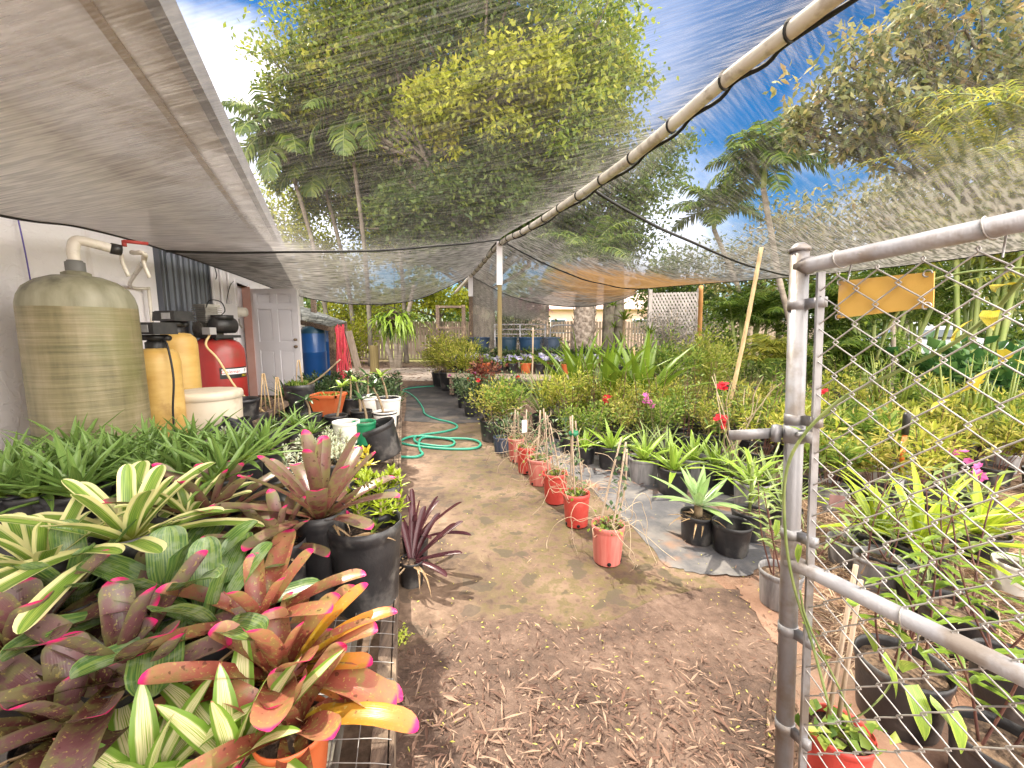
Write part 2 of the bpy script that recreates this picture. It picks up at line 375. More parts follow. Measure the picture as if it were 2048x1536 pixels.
L_TREE = LM("tree_leaves", [(.05, .10, .012), (.13, .20, .022), (.26, .31, .03), (.38, .38, .05)], .5)
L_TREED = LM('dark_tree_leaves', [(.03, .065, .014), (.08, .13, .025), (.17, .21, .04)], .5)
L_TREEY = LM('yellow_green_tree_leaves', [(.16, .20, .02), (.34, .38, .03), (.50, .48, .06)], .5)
L_LOQ = LM('coarse_tree_leaves', [(.05, .08, .03), (.12, .15, .05), (.28, .27, .09), (.34, .24, .10)], .35)
L_PALM = LM('palm_leaflets', [(.035, .075, .012), (.085, .15, .02), (.20, .26, .035)], .4)
L_PALMY = LM('yellow_palm_leaflets', [(.14, .18, .03), (.32, .34, .05), (.52, .46, .08)], .45)
L_GREYB = LM('grey_twiggy_leaves', [(.14, .13, .11), (.24, .22, .19), (.34, .31, .26)], .3)
L_FERN = LM('staghorn_fronds', [(.06, .10, .03), (.16, .20, .05), (.36, .38, .12)], .4)
L_VIO = LM('violet_petals', [(.24, .22, .46), (.46, .44, .62), (.70, .68, .76)], .3)
L_REDF = LM('red_petals', [(.55, .01, .02), (.70, .03, .05)], .3)
L_PINKF = LM('pink_petals', [(.62, .10, .38), (.75, .22, .52)], .35)
L_MAG = LM('magenta_bracts', [(.55, .05, .28), (.72, .16, .42)], .4)
L_PHIL = LM('broad_glossy_leaves', [(.02, .07, .02), (.05, .13, .035), (.12, .22, .06)], .25, .3)
L_DRYL = LM('dry_bamboo_leaves', [(.09, .045, .03), (.18, .10, .07), (.27, .165, .115), (.40, .28, .20)], .1, .7)
L_STRAW = LM('straw', [(.38, .24, .15), (.55, .40, .27), (.68, .54, .38)], .15, .7)
L_BITS = LM('yellow_green_bits', [(.40, .42, .05), (.55, .50, .10), (.40, .30, .14)], .1, .6)
BARK = M('grey_bark', (.08, .065, .05), (.20, .17, .135), 4, .9, .8, 14, st=(3, 3, .8), c3=(.22, .21, .15), s3=2)
BARKP = M('pale_bark', (.20, .165, .13), (.36, .31, .25), 4, .85, .4, 20, st=(1, 1, 3))
BARKB = M('palm_boot_bark', (.17, .13, .10), (.42, .36, .30), 6, .9, 1.0, 9, st=(2, 2, 2.4))
CSH = M('crownshaft', (.20, .28, .06), (.32, .36, .12), 4, .5)
FENCE = M('fence_pickets', (.27, .20, .17), (.40, .31, .26), 3, .85, .2, 20, st=(6, 6, .5))
PINKW = M('pink_house_wall', (.58, .40, .34), (.64, .46, .40), 1, .85)
ROOFT = M('tan_roof', (.42, .30, .25), (.52, .40, .34), 3, .85, .3, 8)
CARP = M('silver_car_paint', (.22, .24, .27), rough=.25, metal=.4, coat=.5)
GLASS = M('dark_glass', (.03, .05, .07), rough=.08)
RUBB = M('tyre_rubber', (.012, .012, .012), rough=.8)
# ---------------------------------------------------------------- camera, sun, sky
cam = bpy.data.objects.new('camera', bpy.data.cameras.new('camera')); COL.objects.link(cam)
cam.data.sensor_width = 36; cam.data.lens = 36 * F / 2048; cam.data.clip_start = .02; cam.data.clip_end = 2000
cam.location = (0, 0, CH); cam.rotation_euler = (pi / 2 - PIT, 0, 0); SC.camera = cam
SUN_EL, SUN_AZ = R(56), R(-34)      # azimuth measured from +Y towards +X
sd = V3(cos(SUN_EL) * sin(SUN_AZ), cos(SUN_EL) * cos(SUN_AZ), sin(SUN_EL))
sun = bpy.data.objects.new('sun', bpy.data.lights.new('sun', 'SUN')); COL.objects.link(sun)
sun.data.energy = 3.6; sun.data.angle = R(1.0); sun.data.color = (1.0, .90, .74)
from mathutils import Vector
sun.rotation_euler = Vector(tuple(-sd)).to_track_quat('-Z', 'Y').to_euler()
wd = bpy.data.worlds.new('World'); SC.world = wd; wd.use_nodes = True
for n in list(wd.node_tree.nodes): wd.node_tree.nodes.remove(n)
t = NT(wd.node_tree)
sky = t.n('ShaderNodeTexSky'); sky.sky_type = 'NISHITA'; sky.sun_disc = False; sky.sun_elevation = SUN_EL; sky.sun_rotation = SUN_AZ
sky.air_density = 1.0; sky.dust_density = .1; sky.ozone_density = 2.0
tc = t.n('ShaderNodeTexCoord').outputs['Generated']
vn = t.n('ShaderNodeVectorMath', operation='NORMALIZE'); t.l(tc, vn.inputs[0])
cl = None
nz = t.noise(t.scale(vn.outputs[0], (1, 1, 1.5)), 3.4, 9, .58, .3)
for px, py, r0, r1, k in ((500, 170, .02, .12, 1.0), (450, 330, .02, .15, .9), (1230, 130, .03, .26, .2), (1700, 230, .0, .12, .25), (1080, 330, .05, .25, .3), (365, 60, .0, .06, .4), (600, 450, .05, .2, .7), (1290, 480, .05, .22, .6), (1900, 640, .1, .3, .6)):
    d = unit(ray(px, py)); dt = t.n('ShaderNodeVectorMath', operation='DISTANCE'); t.l(vn.outputs[0], dt.inputs[0]); dt.inputs[1].default_value = tuple(d)
    s = t.sstep(t.math('ADD', dt.outputs[1 if False else 'Value'], t.math('MULTIPLY', t.math('SUBTRACT', nz, .5), -.55 * (r1 - r0) * 2.6)), r1, r0)
    s = t.math('MULTIPLY', s, k); cl = s if cl is None else t.math('MAXIMUM', cl, s)
sat = t.n('ShaderNodeHueSaturation'); sat.inputs['Saturation'].default_value = 1.5; sat.inputs['Value'].default_value = .40; t.l(sky.outputs[0], sat.inputs['Color'])
cloudcol = t.n('ShaderNodeRGB'); cloudcol.outputs[0].default_value = (8.2, 7.9, 8.3, 1)
wc = t.mix(cl, sat.outputs[0], cloudcol.outputs[0])
# bright cloud bank added out of view, behind the camera, to fill the shadows
sx_ = t.n('ShaderNodeSeparateXYZ'); t.l(vn.outputs[0], sx_.inputs[0])
back = t.math('MULTIPLY', t.sstep(t.math('ADD', t.math('SUBTRACT', sx_.outputs[1], t.math('MULTIPLY', sx_.outputs[0], .38)), t.math('MULTIPLY', t.math('SUBTRACT', nz, .5), .4)), .05, -.25), t.sstep(sx_.outputs[2], -.02, .05))
fillcol = t.n('ShaderNodeRGB'); fillcol.outputs[0].default_value = (27, 25, 23, 1)
wc = t.mix(t.math('MULTIPLY', back, .9), wc, fillcol.outputs[0])
bg = t.n('ShaderNodeBackground'); t.l(wc, bg.inputs[0]); bg.inputs[1].default_value = .13
t.l(bg.outputs[0], t.n('ShaderNodeOutputWorld').inputs[0])
SC.view_settings.view_transform = 'Standard'; SC.view_settings.look = 'None'; SC.view_settings.exposure = 1.36; SC.view_settings.gamma = 1.0
SC.cycles.max_bounces = 8; SC.cycles.transparent_max_bounces = 16; SC.cycles.use_denoising = True
SC.cycles.sample_clamp_indirect = 6.0; SC.cycles.caustics_reflective = False; SC.cycles.caustics_refractive = False
# ---------------------------------------------------------------- ground sheets
def groundmat():
    m, nt = newmat('garden_soil'); t = NT(nt); p = t.pos()
    n = t.noise(p, .5, 6, .62); f = t.noise(p, 9, 6, .7); g = t.noise(p, 55, 3)
    soil = t.ramp(t.math('ADD', t.math('MULTIPLY', f, .7), t.math('MULTIPLY', g, .3)), [(.36, (.075, .045, .03)), (.52, (.20, .125, .085)), (.66, (.36, .25, .18))])
    x = t.n('ShaderNodeSeparateXYZ'); t.l(p, x.inputs[0])
    red = t.sstep(t.noise(p, 1.3, 3), .44, .6)
    soil = t.mix(t.math('MULTIPLY', red, t.sstep(x.outputs[1], 4.0, 2.0)), soil, t.mix(f, (.17, .085, .05), (.31, .18, .115)))
    grass = t.ramp(t.noise(p, 4, 6, .7), [(.35, (.12, .15, .03)), (.6, (.30, .33, .06)), (.75, (.46, .42, .16))])
    lawn = t.sstep(t.math('ADD', x.outputs[1], t.math('ADD', t.math('MULTIPLY', n, 5), t.math('MULTIPLY', x.outputs[0], .9))), 14.0, 19.0)
    col = t.mix(lawn, soil, grass)
    t.out(t.bsdf(col, .95, t.bump(t.math('ADD', f, g), .7, .02))); return m
b = MB(); b.add([[-300, -300, 0], [300, -300, 0], [300, 300, 0], [-300, 300, 0]], [[0, 1, 2, 3]]); struct(b, 'ground', groundmat())
def pathmat():
    m, nt = newmat('mossy_concrete'); t = NT(nt); p = t.pos()
    big = t.noise(p, 1.5, 6, .6); f = t.noise(p, 14, 6, .7); g = t.noise(p, 120, 2)
    col = t.ramp(t.math('ADD', t.math('MULTIPLY', big, .55), t.math('MULTIPLY', f, .45)), [(.36, (.045, .027, .017)), (.46, (.125, .078, .05)), (.55, (.235, .155, .105)), (.66, (.36, .255, .18))])
    x = t.n('ShaderNodeSeparateXYZ'); t.l(p, x.inputs[0])
    lat = t.math('ADD', x.outputs[0], t.math('MULTIPLY', x.outputs[1], .28))
    moss = t.math('MULTIPLY', t.math('MULTIPLY', t.sstep(t.math('ADD', lat, t.math('MULTIPLY', t.noise(p, 2.6, 5, .65), .9)), .62, 1.0), t.sstep(f, .42, .58)), t.math('MULTIPLY', t.sstep(x.outputs[1], 1.2, 1.7), .75))
    col = t.mix(moss, col, t.mix(g, (.04, .034, .008), (.125, .10, .022)))
    col = t.mix(t.math('MULTIPLY', t.sstep(t.noise(p, 7, 3, .5), .585, .62), .6), col, (.055, .042, .03))
    t.out(t.bsdf(col, .78, t.bump(t.math('ADD', f, t.math('MULTIPLY', g, .6)), .35, .006))); return m
def sheet(name, px, z, mat, kind='structure', jit=0.0):
    P = [G(a, b_, z) for a, b_ in px]; out = []
    if jit:
        for i in range(len(P)):
            a, c = P[i], P[(i + 1) % len(P)]
            for q in range(8):
                o = a + (c - a) * q / 8
                out.append(o + (V3(random.uniform(-jit, jit), random.uniform(-jit, jit), 0) if q else 0))
        P = out
    b = MB(); poly(b, P); return struct(b, name, mat, kind=kind)
b = MB(); poly(b, [(-2.6, -1.5), (1.6, -1.5), (1.45, .6), (.98, 2.1), (.45, 4.2), (-.1, 6.2), (-.75, 8.6), (-2.2, 8.6), (-2.6, 6)], .004); struct(b, 'concrete_path', pathmat())
def matmat(name, c1, c2, c3):
    m, nt = newmat(name); t = NT(nt); p = t.pos()
    w = t.n('ShaderNodeTexBrick'); w.inputs['Scale'].default_value = 40; t.l(p, w.inputs['Vector']); w.inputs['Color1'].default_value = c4(c1); w.inputs['Color2'].default_value = c4(sub(c1, .8)); w.inputs['Mortar'].default_value = c4(sub(c1, .6))
    col = t.mix(t.sstep(t.noise(p, 3, 6, .65), .4, .68), w.outputs[0], c2); col = t.mix(t.sstep(t.noise(p, 1.7, 4, .6), .54, .66), col, c3)
    t.out(t.bsdf(col, .7, t.bump(t.noise(p, 8, 5), .5, .02))); return m
sheet('weed_mat', [(1068, 905), (1160, 960), (1262, 1050), (1330, 1130), (1400, 1148), (1500, 1150), (1545, 1120), (1520, 1000), (1500, 930), (1420, 880), (1250, 850), (1120, 850)], .008, matmat('grey_weed_mat', (.10, .10, .11), (.20, .185, .175), (.27, .15, .09)), jit=.012)
sheet('weed_mat', [(808, 842), (905, 848), (985, 842), (965, 805), (925, 780), (880, 768), (815, 772)], .008, matmat('dark_weed_mat', (.055, .052, .055), (.10, .09, .085), (.13, .105, .085)), jit=.015)
def dirtmat():
    m, nt = newmat('wet_sediment'); t = NT(nt); p = t.pos()
    f = t.noise(p, 22, 6, .7); g = t.noise(p, 3, 4)
    col = t.ramp(t.math('ADD', t.math('MULTIPLY', f, .45), t.math('MULTIPLY', g, .55)), [(.36, (.055, .032, .022)), (.5, (.125, .075, .052)), (.64, (.225, .148, .108))])
    t.out(t.bsdf(col, .62, t.bump(t.noise(p, 38, 6, .7), .8, .012))); return m
P = [G(a, c, .008) for a, c in [(785, 1300), (830, 1290), (880, 1285), (905, 1262), (930, 1242), (985, 1240), (1045, 1224), (1075, 1228), (1120, 1262), (1200, 1252), (1275, 1215), (1330, 1190), (1420, 1175), (1500, 1180), (1560, 1235)]] + [V3(.66, .98, .008), V3(.66, .3, .008), V3(.4, -.6, .008), V3(-.3, -.6, .008), V3(-.34, .5, .008)]
Q = []
for i in range(len(P)):
    a, c = P[i], P[(i + 1) % len(P)]
    for q in range(6): Q.append(a + (c - a) * q / 6 + (V3(random.uniform(-.006, .006), random.uniform(-.006, .006), 0) if q else 0))
b = MB(); poly(b, Q); struct(b, 'wet_dirt_patch', dirtmat())
sheet('red_dirt_patch', [(1470, 1170), (1540, 1140), (1640, 1150), (1760, 1230), (1900, 1400), (2100, 1700), (1650, 1800), (1600, 1500), (1560, 1300), (1500, 1215)], .012, M('red_dirt', (.19, .105, .068), (.31, .19, .13), 6, .9, .5, 60, c3=(.20, .14, .10), s3=4, coords='pos'), jit=.02)
b = MB(); poly(b, [(-9, 10.6), (2.2, 10.4), (6, 12.2), (8, 14.5), (-2, 14.3), (-9, 14.0)], .006); struct(b, 'pale_sand_yard', M('pale_sand', (.46, .37, .30), (.66, .56, .47), 3, .95, .4, 50, c3=(.20, .12, .085), s3=1.1, coords='pos'))
b = MB(); poly(b, [(2.6, 5.9), (9.5, 5.0), (9.0, 6.8), (3.2, 7.4)], .006); struct(b, 'gravel_walk', M('grey_brown_walk', (.20, .155, .14), (.34, .27, .24), 8, .95, .4, 50, coords='pos'))
# ---------------------------------------------------------------- white building on the left
WD = unit(V3(-.36, 1, 0)); WN = unit(V3(1, .36, 0))
def wp(Y, z=0.0, off=0.0): return V3(-2.05 - .36 * Y, Y, z) + WN * off
def wallseg(mb, y0, y1, z0, z1, o0, o1):
    v = [wp(y0, z0, o0), wp(y0, z0, o1), wp(y1, z0, o1), wp(y1, z0, o0), wp(y0, z1, o0), wp(y0, z1, o1), wp(y1, z1, o1), wp(y1, z1, o0)]
    return mb.add(v, BOXF, [[0, 0], [1, 0], [1, 0], [0, 0], [0, 1], [1, 1], [1, 1], [0, 1]])
bld = thing('stucco_building', 'white stucco building with wide eave, metal window shutter and open white door', 'building')
b = MB(); wallseg(b, -3, 7.2, 0, 2.6, -.2, 0); wallseg(b, 7.95, 16, 0, 2.6, -.2, 0); wallseg(b, 7.2, 7.95, 2.06, 2.6, -.2, 0)
b.obj('wall', STUC, bld, False)
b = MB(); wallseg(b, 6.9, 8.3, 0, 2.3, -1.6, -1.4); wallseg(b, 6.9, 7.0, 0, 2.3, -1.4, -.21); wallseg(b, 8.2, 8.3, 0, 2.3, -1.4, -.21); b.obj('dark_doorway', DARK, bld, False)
def eave(Y, z, inn=0.0): return V3(-.635 - .4465 * Y - inn, Y, z)
b = MB(); v = [wp(-3, 2.6, -.25), eave(-3, 2.6), eave(13.5, 2.6), wp(13.5, 2.6, -.25)]
v += [p + V3(0, 0, .05) for p in v]; b.add(v, BOXF); b.obj('eave_soffit', SOFF, bld, False)
b = MB(); beam(b, eave(-3, 2.63, -.03), eave(13.5, 2.63, -.03), .055, .17); b.obj('fascia_board', FASC, bld, False)
b = MB(); beam(b, eave(-3, 2.592, .27), eave(13.5, 2.592, .24), .045, .012); b.obj('soffit_batten', M('stained_batten', (.34, .25, .16), (.48, .40, .30), 4, .8), bld, False)
b = MB(); v = [eave(-3, 2.72, .0), eave(13.5, 2.72, .0), wp(13.5, 3.6, -3), wp(-3, 3.6, -3)]; v2 = [p + V3(0, 0, .05) for p in v]; b.add(v + v2, BOXF[:, ::-1]); b.obj('roof', ROOFT, bld, False)
# corrugated metal shutter
b = MB(); nc = 96; ys = np.linspace(4.42, 5.8, nc)
prof = [.02 + .028 * max(0, min(1, 1.6 - abs(((i * 9 / nc) % 1) - .5) * 6)) for i in range(nc)]
pg = np.array([[wp(y, z, p) for y, p in zip(ys, prof)] for z in (.98, 2.45)]); gridsurf(b, pg)
sh = b.obj('corrugated_shutter', STEELD, bld, False)
b = MB(); wallseg(b, 4.37, 4.43, .95, 2.45, 0, .05); wallseg(b, 5.79, 5.84, .95, 2.45, 0, .05); wallseg(b, 4.43, 5.79, .95, .982, 0, .055); b.obj('shutter_frame', STEELD, sh, False)
b = MB(); wallseg(b, 7.95, 8.03, 0, 2.12, -.1, .03); wallseg(b, 7.13, 7.2, 0, 2.12, -.1, .02); wallseg(b, 7.2, 7.95, 2.06, 2.12, -.1, .02); b.obj('door_frame', WHITE, bld, False)
b = MB(); wallseg(b, 7.90, 7.95, 0, 2.06, -.08, .045); b.obj('door_jamb', JAMB, bld, False)
# open six panel door, swung out to face the camera
H0 = wp(7.97, .03, .05); dx = unit(W(602, 700, 7.9) - H0 * V3(1, 1, 0) - V3(0, 0, W(602, 700, 7.9)[2])); dw, dh = .92, 2.0
dn = unit(V3(dx[1], -dx[0], 0))
def dbox(mb, x0, x1, z0, z1, t0, t1):
    q = lambda x, z, t_: H0 + dx * x + V3(0, 0, z) + dn * t_
    mb.add([q(x0, z0, t0), q(x0, z0, t1), q(x1, z0, t1), q(x1, z0, t0), q(x0, z1, t0), q(x0, z1, t1), q(x1, z1, t1), q(x1, z1, t0)], BOXF)
b = MB(); dbox(b, 0, dw, 0, dh, -.03, .004)
zs = [0, .22, .86, 1.02, 1.62, 1.72, 1.90, dh]
for x0, x1 in ((0, .12), (.405, .515), (.80, dw)): dbox(b, x0, x1, 0, dh, .004, .026)
for z0, z1 in ((0, .22), (.86, 1.02), (1.62, 1.72), (1.90, dh)):
    for x0, x1 in ((.12, .405), (.515, .80)): dbox(b, x0, x1, z0, z1, .004, .0255)
for z0, z1 in ((.22, .86), (1.02, 1.62), (1.72, 1.90)):
    for x0, x1 in ((.12, .405), (.515, .80)): dbox(b, x0 + .035, x1 - .035, z0 + .035, z1 - .035, .004, .020)
door = b.obj('door', WHITE, bld, False, label='open white six panel door with brass knob')
for z, r in ((.93, .03), (1.06, .026)):
    b = MB(); p = H0 + dx * .85 + V3(0, 0, z); tube(b, [p + dn * .02, p + dn * .035, p + dn * .05, p + dn * .07, p + dn * .085], [r * 1.1, r * .6, r * .55, r, r * .5], 14)
    b.obj('door_knob' if z < 1 else 'deadbolt', M('aged_brass', (.30, .22, .14), (.20, .15, .10), 9, .4, metal=.8), door)
# meter, conduits, wires
b = MB(); p = wp(7.02, 1.56, 0); tube(b, [p, p + WN * .07, p + WN * .071, p + WN * .17, p + WN * .19], [.09, .09, .075, .075, .05], 20)
mt = b.obj('electric_meter', PVC, bld)
b = MB(); tube(b, [wp(7.02, 1.45, .05), wp(7.02, 1.36, .06), wp(7.03, 1.30, .09)], .016, 8); b.obj('meter_tap', ALUM, mt)
for y, z0 in ((5.98, .5), (6.35, 1.2), (6.72, 1.62)):
    b = MB(); tube(b, [wp(y, z0, .03), wp(y, 2.55, .03)], .02, 8); b.obj('conduit', WHITE, bld)
b = MB(); wallseg(b, 6.28, 6.92, 1.32, 1.66, 0, .07); b.obj('meter_box', WHITE, bld, False)
for pts in ([(5.9, 2.5, .03), (6.0, 2.2, .05), (6.1, 2.05, .05), (6.12, 1.98, .03)], [(6.95, 2.05, .04), (6.7, 1.95, .05), (6.5, 1.75, .05), (6.45, 1.6, .05)]):
    b = MB(); tube(b, smoothpath([wp(*q) for q in pts], 14), .006, 5); b.obj('wall_wire', BLACKC, bld)
b = MB(); tube(b, smoothpath([wp(2.62, 2.0, .02), wp(2.63, 1.75, .03), wp(2.66, 1.55, .02)], 8), .004, 5); b.obj('wall_wire', M('violet_wire', (.12, .09, .35)), bld)
# ---------------------------------------------------------------- tanks and compressor along the wall
tk = thing('pressure_tank', 'tall round streaked olive brown fibreglass tank with grey dome beside the stucco wall', 'tank', (-2.47, 2.44, 0))
TR, TZ = .254, 1.38
b = MB(); lathe(b, [(TR * .93, 0), (TR * .97, .1), (TR, .35), (TR, .8), (TR * .985, TZ)], 48, cap0=True); b.obj('tank_body', TANK, tk)
b = MB(); lathe(b, [(TR * .985, TZ), (TR * .98, TZ + .02), (TR * .94, TZ + .065), (TR * .85, TZ + .11), (TR * .66, TZ + .15), (TR * .42, TZ + .175), (TR * .25, TZ + .18), (TR * .25, TZ + .195), (TR * .16, TZ + .205), (TR * .13, TZ + .21)], 48, cap1=True); b.obj('tank_dome', DOME, tk)
z0 = TZ + .205
b = MB(); lathe(b, [(.043, z0), (.043, z0 + .05), (.034, z0 + .055), (.034, z0 + .06)], 16, cap1=True); b.obj('pipe_collar', M('grey_collar', (.14, .14, .13), rough=.6), tk)
pa = [V3(0, 0, z0 + .05), V3(0, 0, z0 + .12), V3(.01, .01, z0 + .165), V3(.03, .03, z0 + .172), V3(.07, .085, z0 + .16), V3(.10, .12, z0 + .15)]
b = MB(); tube(b, smoothpath(pa, 22), [.029] * 12 + [.027] * 10, 12); b.obj('elbow_pipe', PVC, tk)
pp = thing('water_pipe', 'thin white water pipe with red valve running along the stucco wall', 'pipe')
e = V3(-2.47 + .10, 2.44 + .12, z0 + .15)
b = MB(); tube(b, [e, e + V3(.025, .04, -.005)], .032, 10); b.obj('valve_body', BLACKM, pp)
b = MB(); beam(b, e + V3(.035, .05, .05), e + V3(.095, .15, .055), .03, .016); tube(b, [e + V3(.035, .055, .02), e + V3(.035, .055, .055)], .012, 8); b.obj('valve_handle', M('valve_red', (.4, .05, .04), rough=.5), pp)
w1 = wp(4.05, z0 + .06, .06)
b = MB(); tube(b, smoothpath([e + V3(.05, .08, -.01), e + V3(.08, .14, -.03), w1 + WD * -.35, w1 + WD * -.02, w1, w1 + V3(0, 0, -.05), w1 + V3(0, 0, -.75)], 40), .014, 8); b.obj('pipe_run', PVC, pp)
for dx_ in (0.02, .09):
    b = MB(); p = e + V3(dx_ - .03, .06 + dx_, -.02); tube(b, smoothpath([p, p + V3(0, 0, -.05), p + V3(.01, .02, -.13)], 10), .011, 7); b.obj('drop_pipe', PVC, pp)
def softener(label, x, y, r, h, wire):
    k = thing('water_softener', label, 'water softener', (x, y, 0), R(-12))
    b = MB(); lathe(b, [(r * .8, 0), (r, .06), (r, h - .1), (r * .93, h - .045), (r * .7, h - .01), (r * .4, h), (.05, h + .004)], 32, cap0=True, cap1=True); b.obj('tank_body', FIBY, k)
    b = MB(); lathe(b, [(.06, h), (.06, h + .04), (.045, h + .05), (.05, h + .09)], 16, cap1=True); box(b, (0, -.01, h + .075), (.15, .1, .04)); tube(b, [(-.09, .03, h + .07), (.09, .03, h + .07)], .02, 8); b.obj('valve_head', BLACKM, k)
    b = MB(); box(b, (.015, -.02, h + .135), (.23, .17, .075), taper=.94); box(b, (.015, -.02, h + .176), (.20, .14, .006)); c = b.obj('control_cover', BLACKM, k, False)
    b = MB(); box(b, (.045, -.106, h + .137), (.085, .004, .05)); b.obj('display', M('grey_display', (.42, .42, .42), (.3, .3, .3), 20, .4), c, False)
    if wire:
        b = MB(); tube(b, smoothpath([(.06, .0, h + .06), (.14, -.03, h + .02), (.19, -.05, h - .2), (.17, -.06, h - .42), (.15, -.05, h - .6)], 24), .007, 6); b.obj('cable', BLACKC, k)
softener('shorter yellow fibreglass softener tank with black control head, next to the big tank', -2.52, 2.98, .135, 1.13, True)
softener('taller yellow fibreglass softener tank with black control head, nearer the shutter', -2.83, 3.56, .145, 1.235, False)
bn = thing('brine_bin', 'beige round plastic bin with lid in front of the yellow tanks', 'bin', (-2.42, 3.3, 0))
b = MB(); lathe(b, [(.20, 0), (.225, .4), (.232, .735)], 36, cap0=True); b.obj('bin_body', BEIGE, bn)
b = MB(); lathe(b, [(.233, .72), (.243, .725), (.243, .765), (.235, .78), (.18, .788), (.0, .79)], 36); b.obj('bin_lid', BEIGE, bn)
# compressor
cp = thing('air_compressor', 'red upright air compressor with finned grey pump and black motor', 'compressor', (-3.33, 4.75, 0), R(-20))
b = MB(); r = .27; lathe(b, [(r * .7, .06), (r * .94, .1), (r, .18), (r, .98), (r * .97, 1.05), (r * .82, 1.12), (r * .55, 1.16), (r * .2, 1.175)], 40, cap0=True, cap1=True); b.obj('tank_body', TANKRED, cp)
for k in range(3):
    b = MB(); a = k * 2.1; beam(b, (r * .7 * cos(a), r * .7 * sin(a), 0), (r * .72 * cos(a), r * .72 * sin(a), .14), .06, .03); b.obj('foot', BLACKM, cp, False)
b = MB(); box(b, (0, 0, 1.19), (.42, .28, .03)); box(b, (-.08, 0, 1.13), (.05, .2, .12)); box(b, (.12, 0, 1.13), (.05, .2, .12)); b.obj('motor_plate', BLACKM, cp, False)
b = MB(); box(b, (-.08, -.02, 1.27), (.2, .2, .15)); tube(b, [(-.08, -.14, 1.27), (-.08, .1, 1.27)], .085, 16); pm = b.obj('pump_crankcase', M('oily_casting', (.02, .018, .015), (.22, .20, .17), 7, .45, .2, 40, metal=.4), cp, False)
b = MB()
for i in range(8): box(b, (-.08, -.02, 1.345 + i * .022), (.22, .19, .009))
box(b, (-.08, -.02, 1.43), (.16, .13, .19)); box(b, (-.08, -.02, 1.528), (.2, .17, .03)); b.obj('cylinder_fins', ALUM, pm, False)
b = MB(); tube(b, [(-.24, .1, 1.34), (-.24, .13, 1.34)], .16, 24); tube(b, [(-.24, .08, 1.34), (-.24, .15, 1.34)], .04, 12); b.obj('flywheel', M('oily_guard', (.025, .018, .014), (.09, .06, .05), 9, .6), cp)
b = MB(); tube(b, [(.13, -.12, 1.31), (.13, -.11, 1.31), (.13, .12, 1.31), (.13, .13, 1.31)], [.06, .085, .085, .06], 20); box(b, (.13, 0, 1.40), (.14, .16, .05)); b.obj('motor', BLACKM, cp)
b = MB(); box(b, (.15, -.17, 1.25), (.12, .07, .075)); b.obj('switch_box', M('grey_switch', (.34, .33, .32), rough=.5), cp, False)
b = MB(); tube(b, smoothpath([(.0, -.08, 1.5), (.1, -.1, 1.58), (.24, -.08, 1.56), (.25, -.05, 1.47), (.17, -.04, 1.42)], 24), .006, 6); b.obj('air_line', BLACKC, cp)
def wraptext(body, size, zc, ang, rad, name, mat, parent, shear=0):
    cu = bpy.data.curves.new('decal_text', 'FONT'); cu.body = body; cu.size = size; cu.align_x = 'CENTER'; cu.shear = shear; cu.resolution_u = 3
    o = bpy.data.objects.new('decal_text', cu); COL.objects.link(o); bpy.context.view_layer.update()
    me = bpy.data.meshes.new_from_object(o.evaluated_get(bpy.context.evaluated_depsgraph_get())); bpy.data.objects.remove(o)
    for v in me.vertices:
        a = ang + v.co.x / rad; z = zc + v.co.y; v.co = (rad * cos(a), rad * sin(a), z)
    me.materials.clear(); me.materials.append(mat)
    q = bpy.data.objects.new(name, me); COL.objects.link(q); q.parent = parent; return q
def wrappatch(a0, a1, z0, z1, rad):
    n = 14; A = np.linspace(a0, a1, n); b = MB()
    gridsurf(b, np.array([[(rad * cos(a), rad * sin(a), z) for a in A] for z in (z0, z1)])); return b
ac = R(2)
dcl = wrappatch(ac - .62, ac + .62, .73, .85, r + .003).obj('decal', M('decal_black', (.02, .02, .02), rough=.4), cp)
WHT = M('decal_white', (.8, .8, .8), rough=.4)
wrappatch(ac - .55, ac + .62, .775, .835, r + .005).obj('decal_stripe', WHT, dcl)
wraptext('Coleman', .056, .787, ac - .22, r + .007, 'lettering', M('decal_red', (.5, .02, .02), rough=.4), dcl, .15)
wraptext('P', .06, .785, ac + .40, r + .007, 'lettering', M('decal_black_ink', (.02, .02, .02), rough=.4), dcl, .2)
wraptext('PRO', .036, .741, ac + .34, r + .007, 'lettering', M('decal_yellow', (.75, .55, .02), rough=.4), dcl, .2)
crd = MB(); q = V3(-3.33, 4.75, 0)
tube(crd, smoothpath([q + V3(.09, -.21, 1.22), q + V3(.10, -.30, 1.10), q + V3(.2, -.28, .95), q + V3(.34, -.22, .62), q + V3(.55, -.12, .35), q + V3(.72, -.06, .16), q + V3(.66, -.1, .05)], 40), .011, 7)
crd.obj('power_cord', M('yellow_cord', (.68, .48, .20), (.72, .55, .28), 9, .5), None, label='yellow power cord drooping from the red compressor to the floor', category='cord')
# ---------------------------------------------------------------- lean-to pump shelter, blue tanks, pink cords, planks
sh = thing('pump_shelter', 'small lean-to with weathered shingle roof over blue tanks', 'shelter')
A, B_, C_, D_ = W(600, 612, 9.9), W(602, 640, 8.7), W(664, 654, 8.5), W(692, 645, 9.6)
b = MB(); n = 14
for i in range(5):
    for j in range(n):
        f0, f1 = i / 5, (i + 1.25) / 5; g0, g1 = j / n, (j + .93) / n
        P_ = lambda f, g: (A * (1 - g) + B_ * g) * (1 - f) + (D_ * (1 - g) + C_ * g) * f
        z = V3(0, 0, .02 + random.uniform(0, .012)); z2 = V3(0, 0, .005)
        vv = [P_(f0, g0) + z2, P_(min(f1, 1.02), g0) + z, P_(min(f1, 1.02), g1) + z, P_(f0, g1) + z2]
        b.add([p - V3(0, 0, .012) for p in vv] + vv, BOXF)
b.obj('shingle_roof', SHING, sh, False)
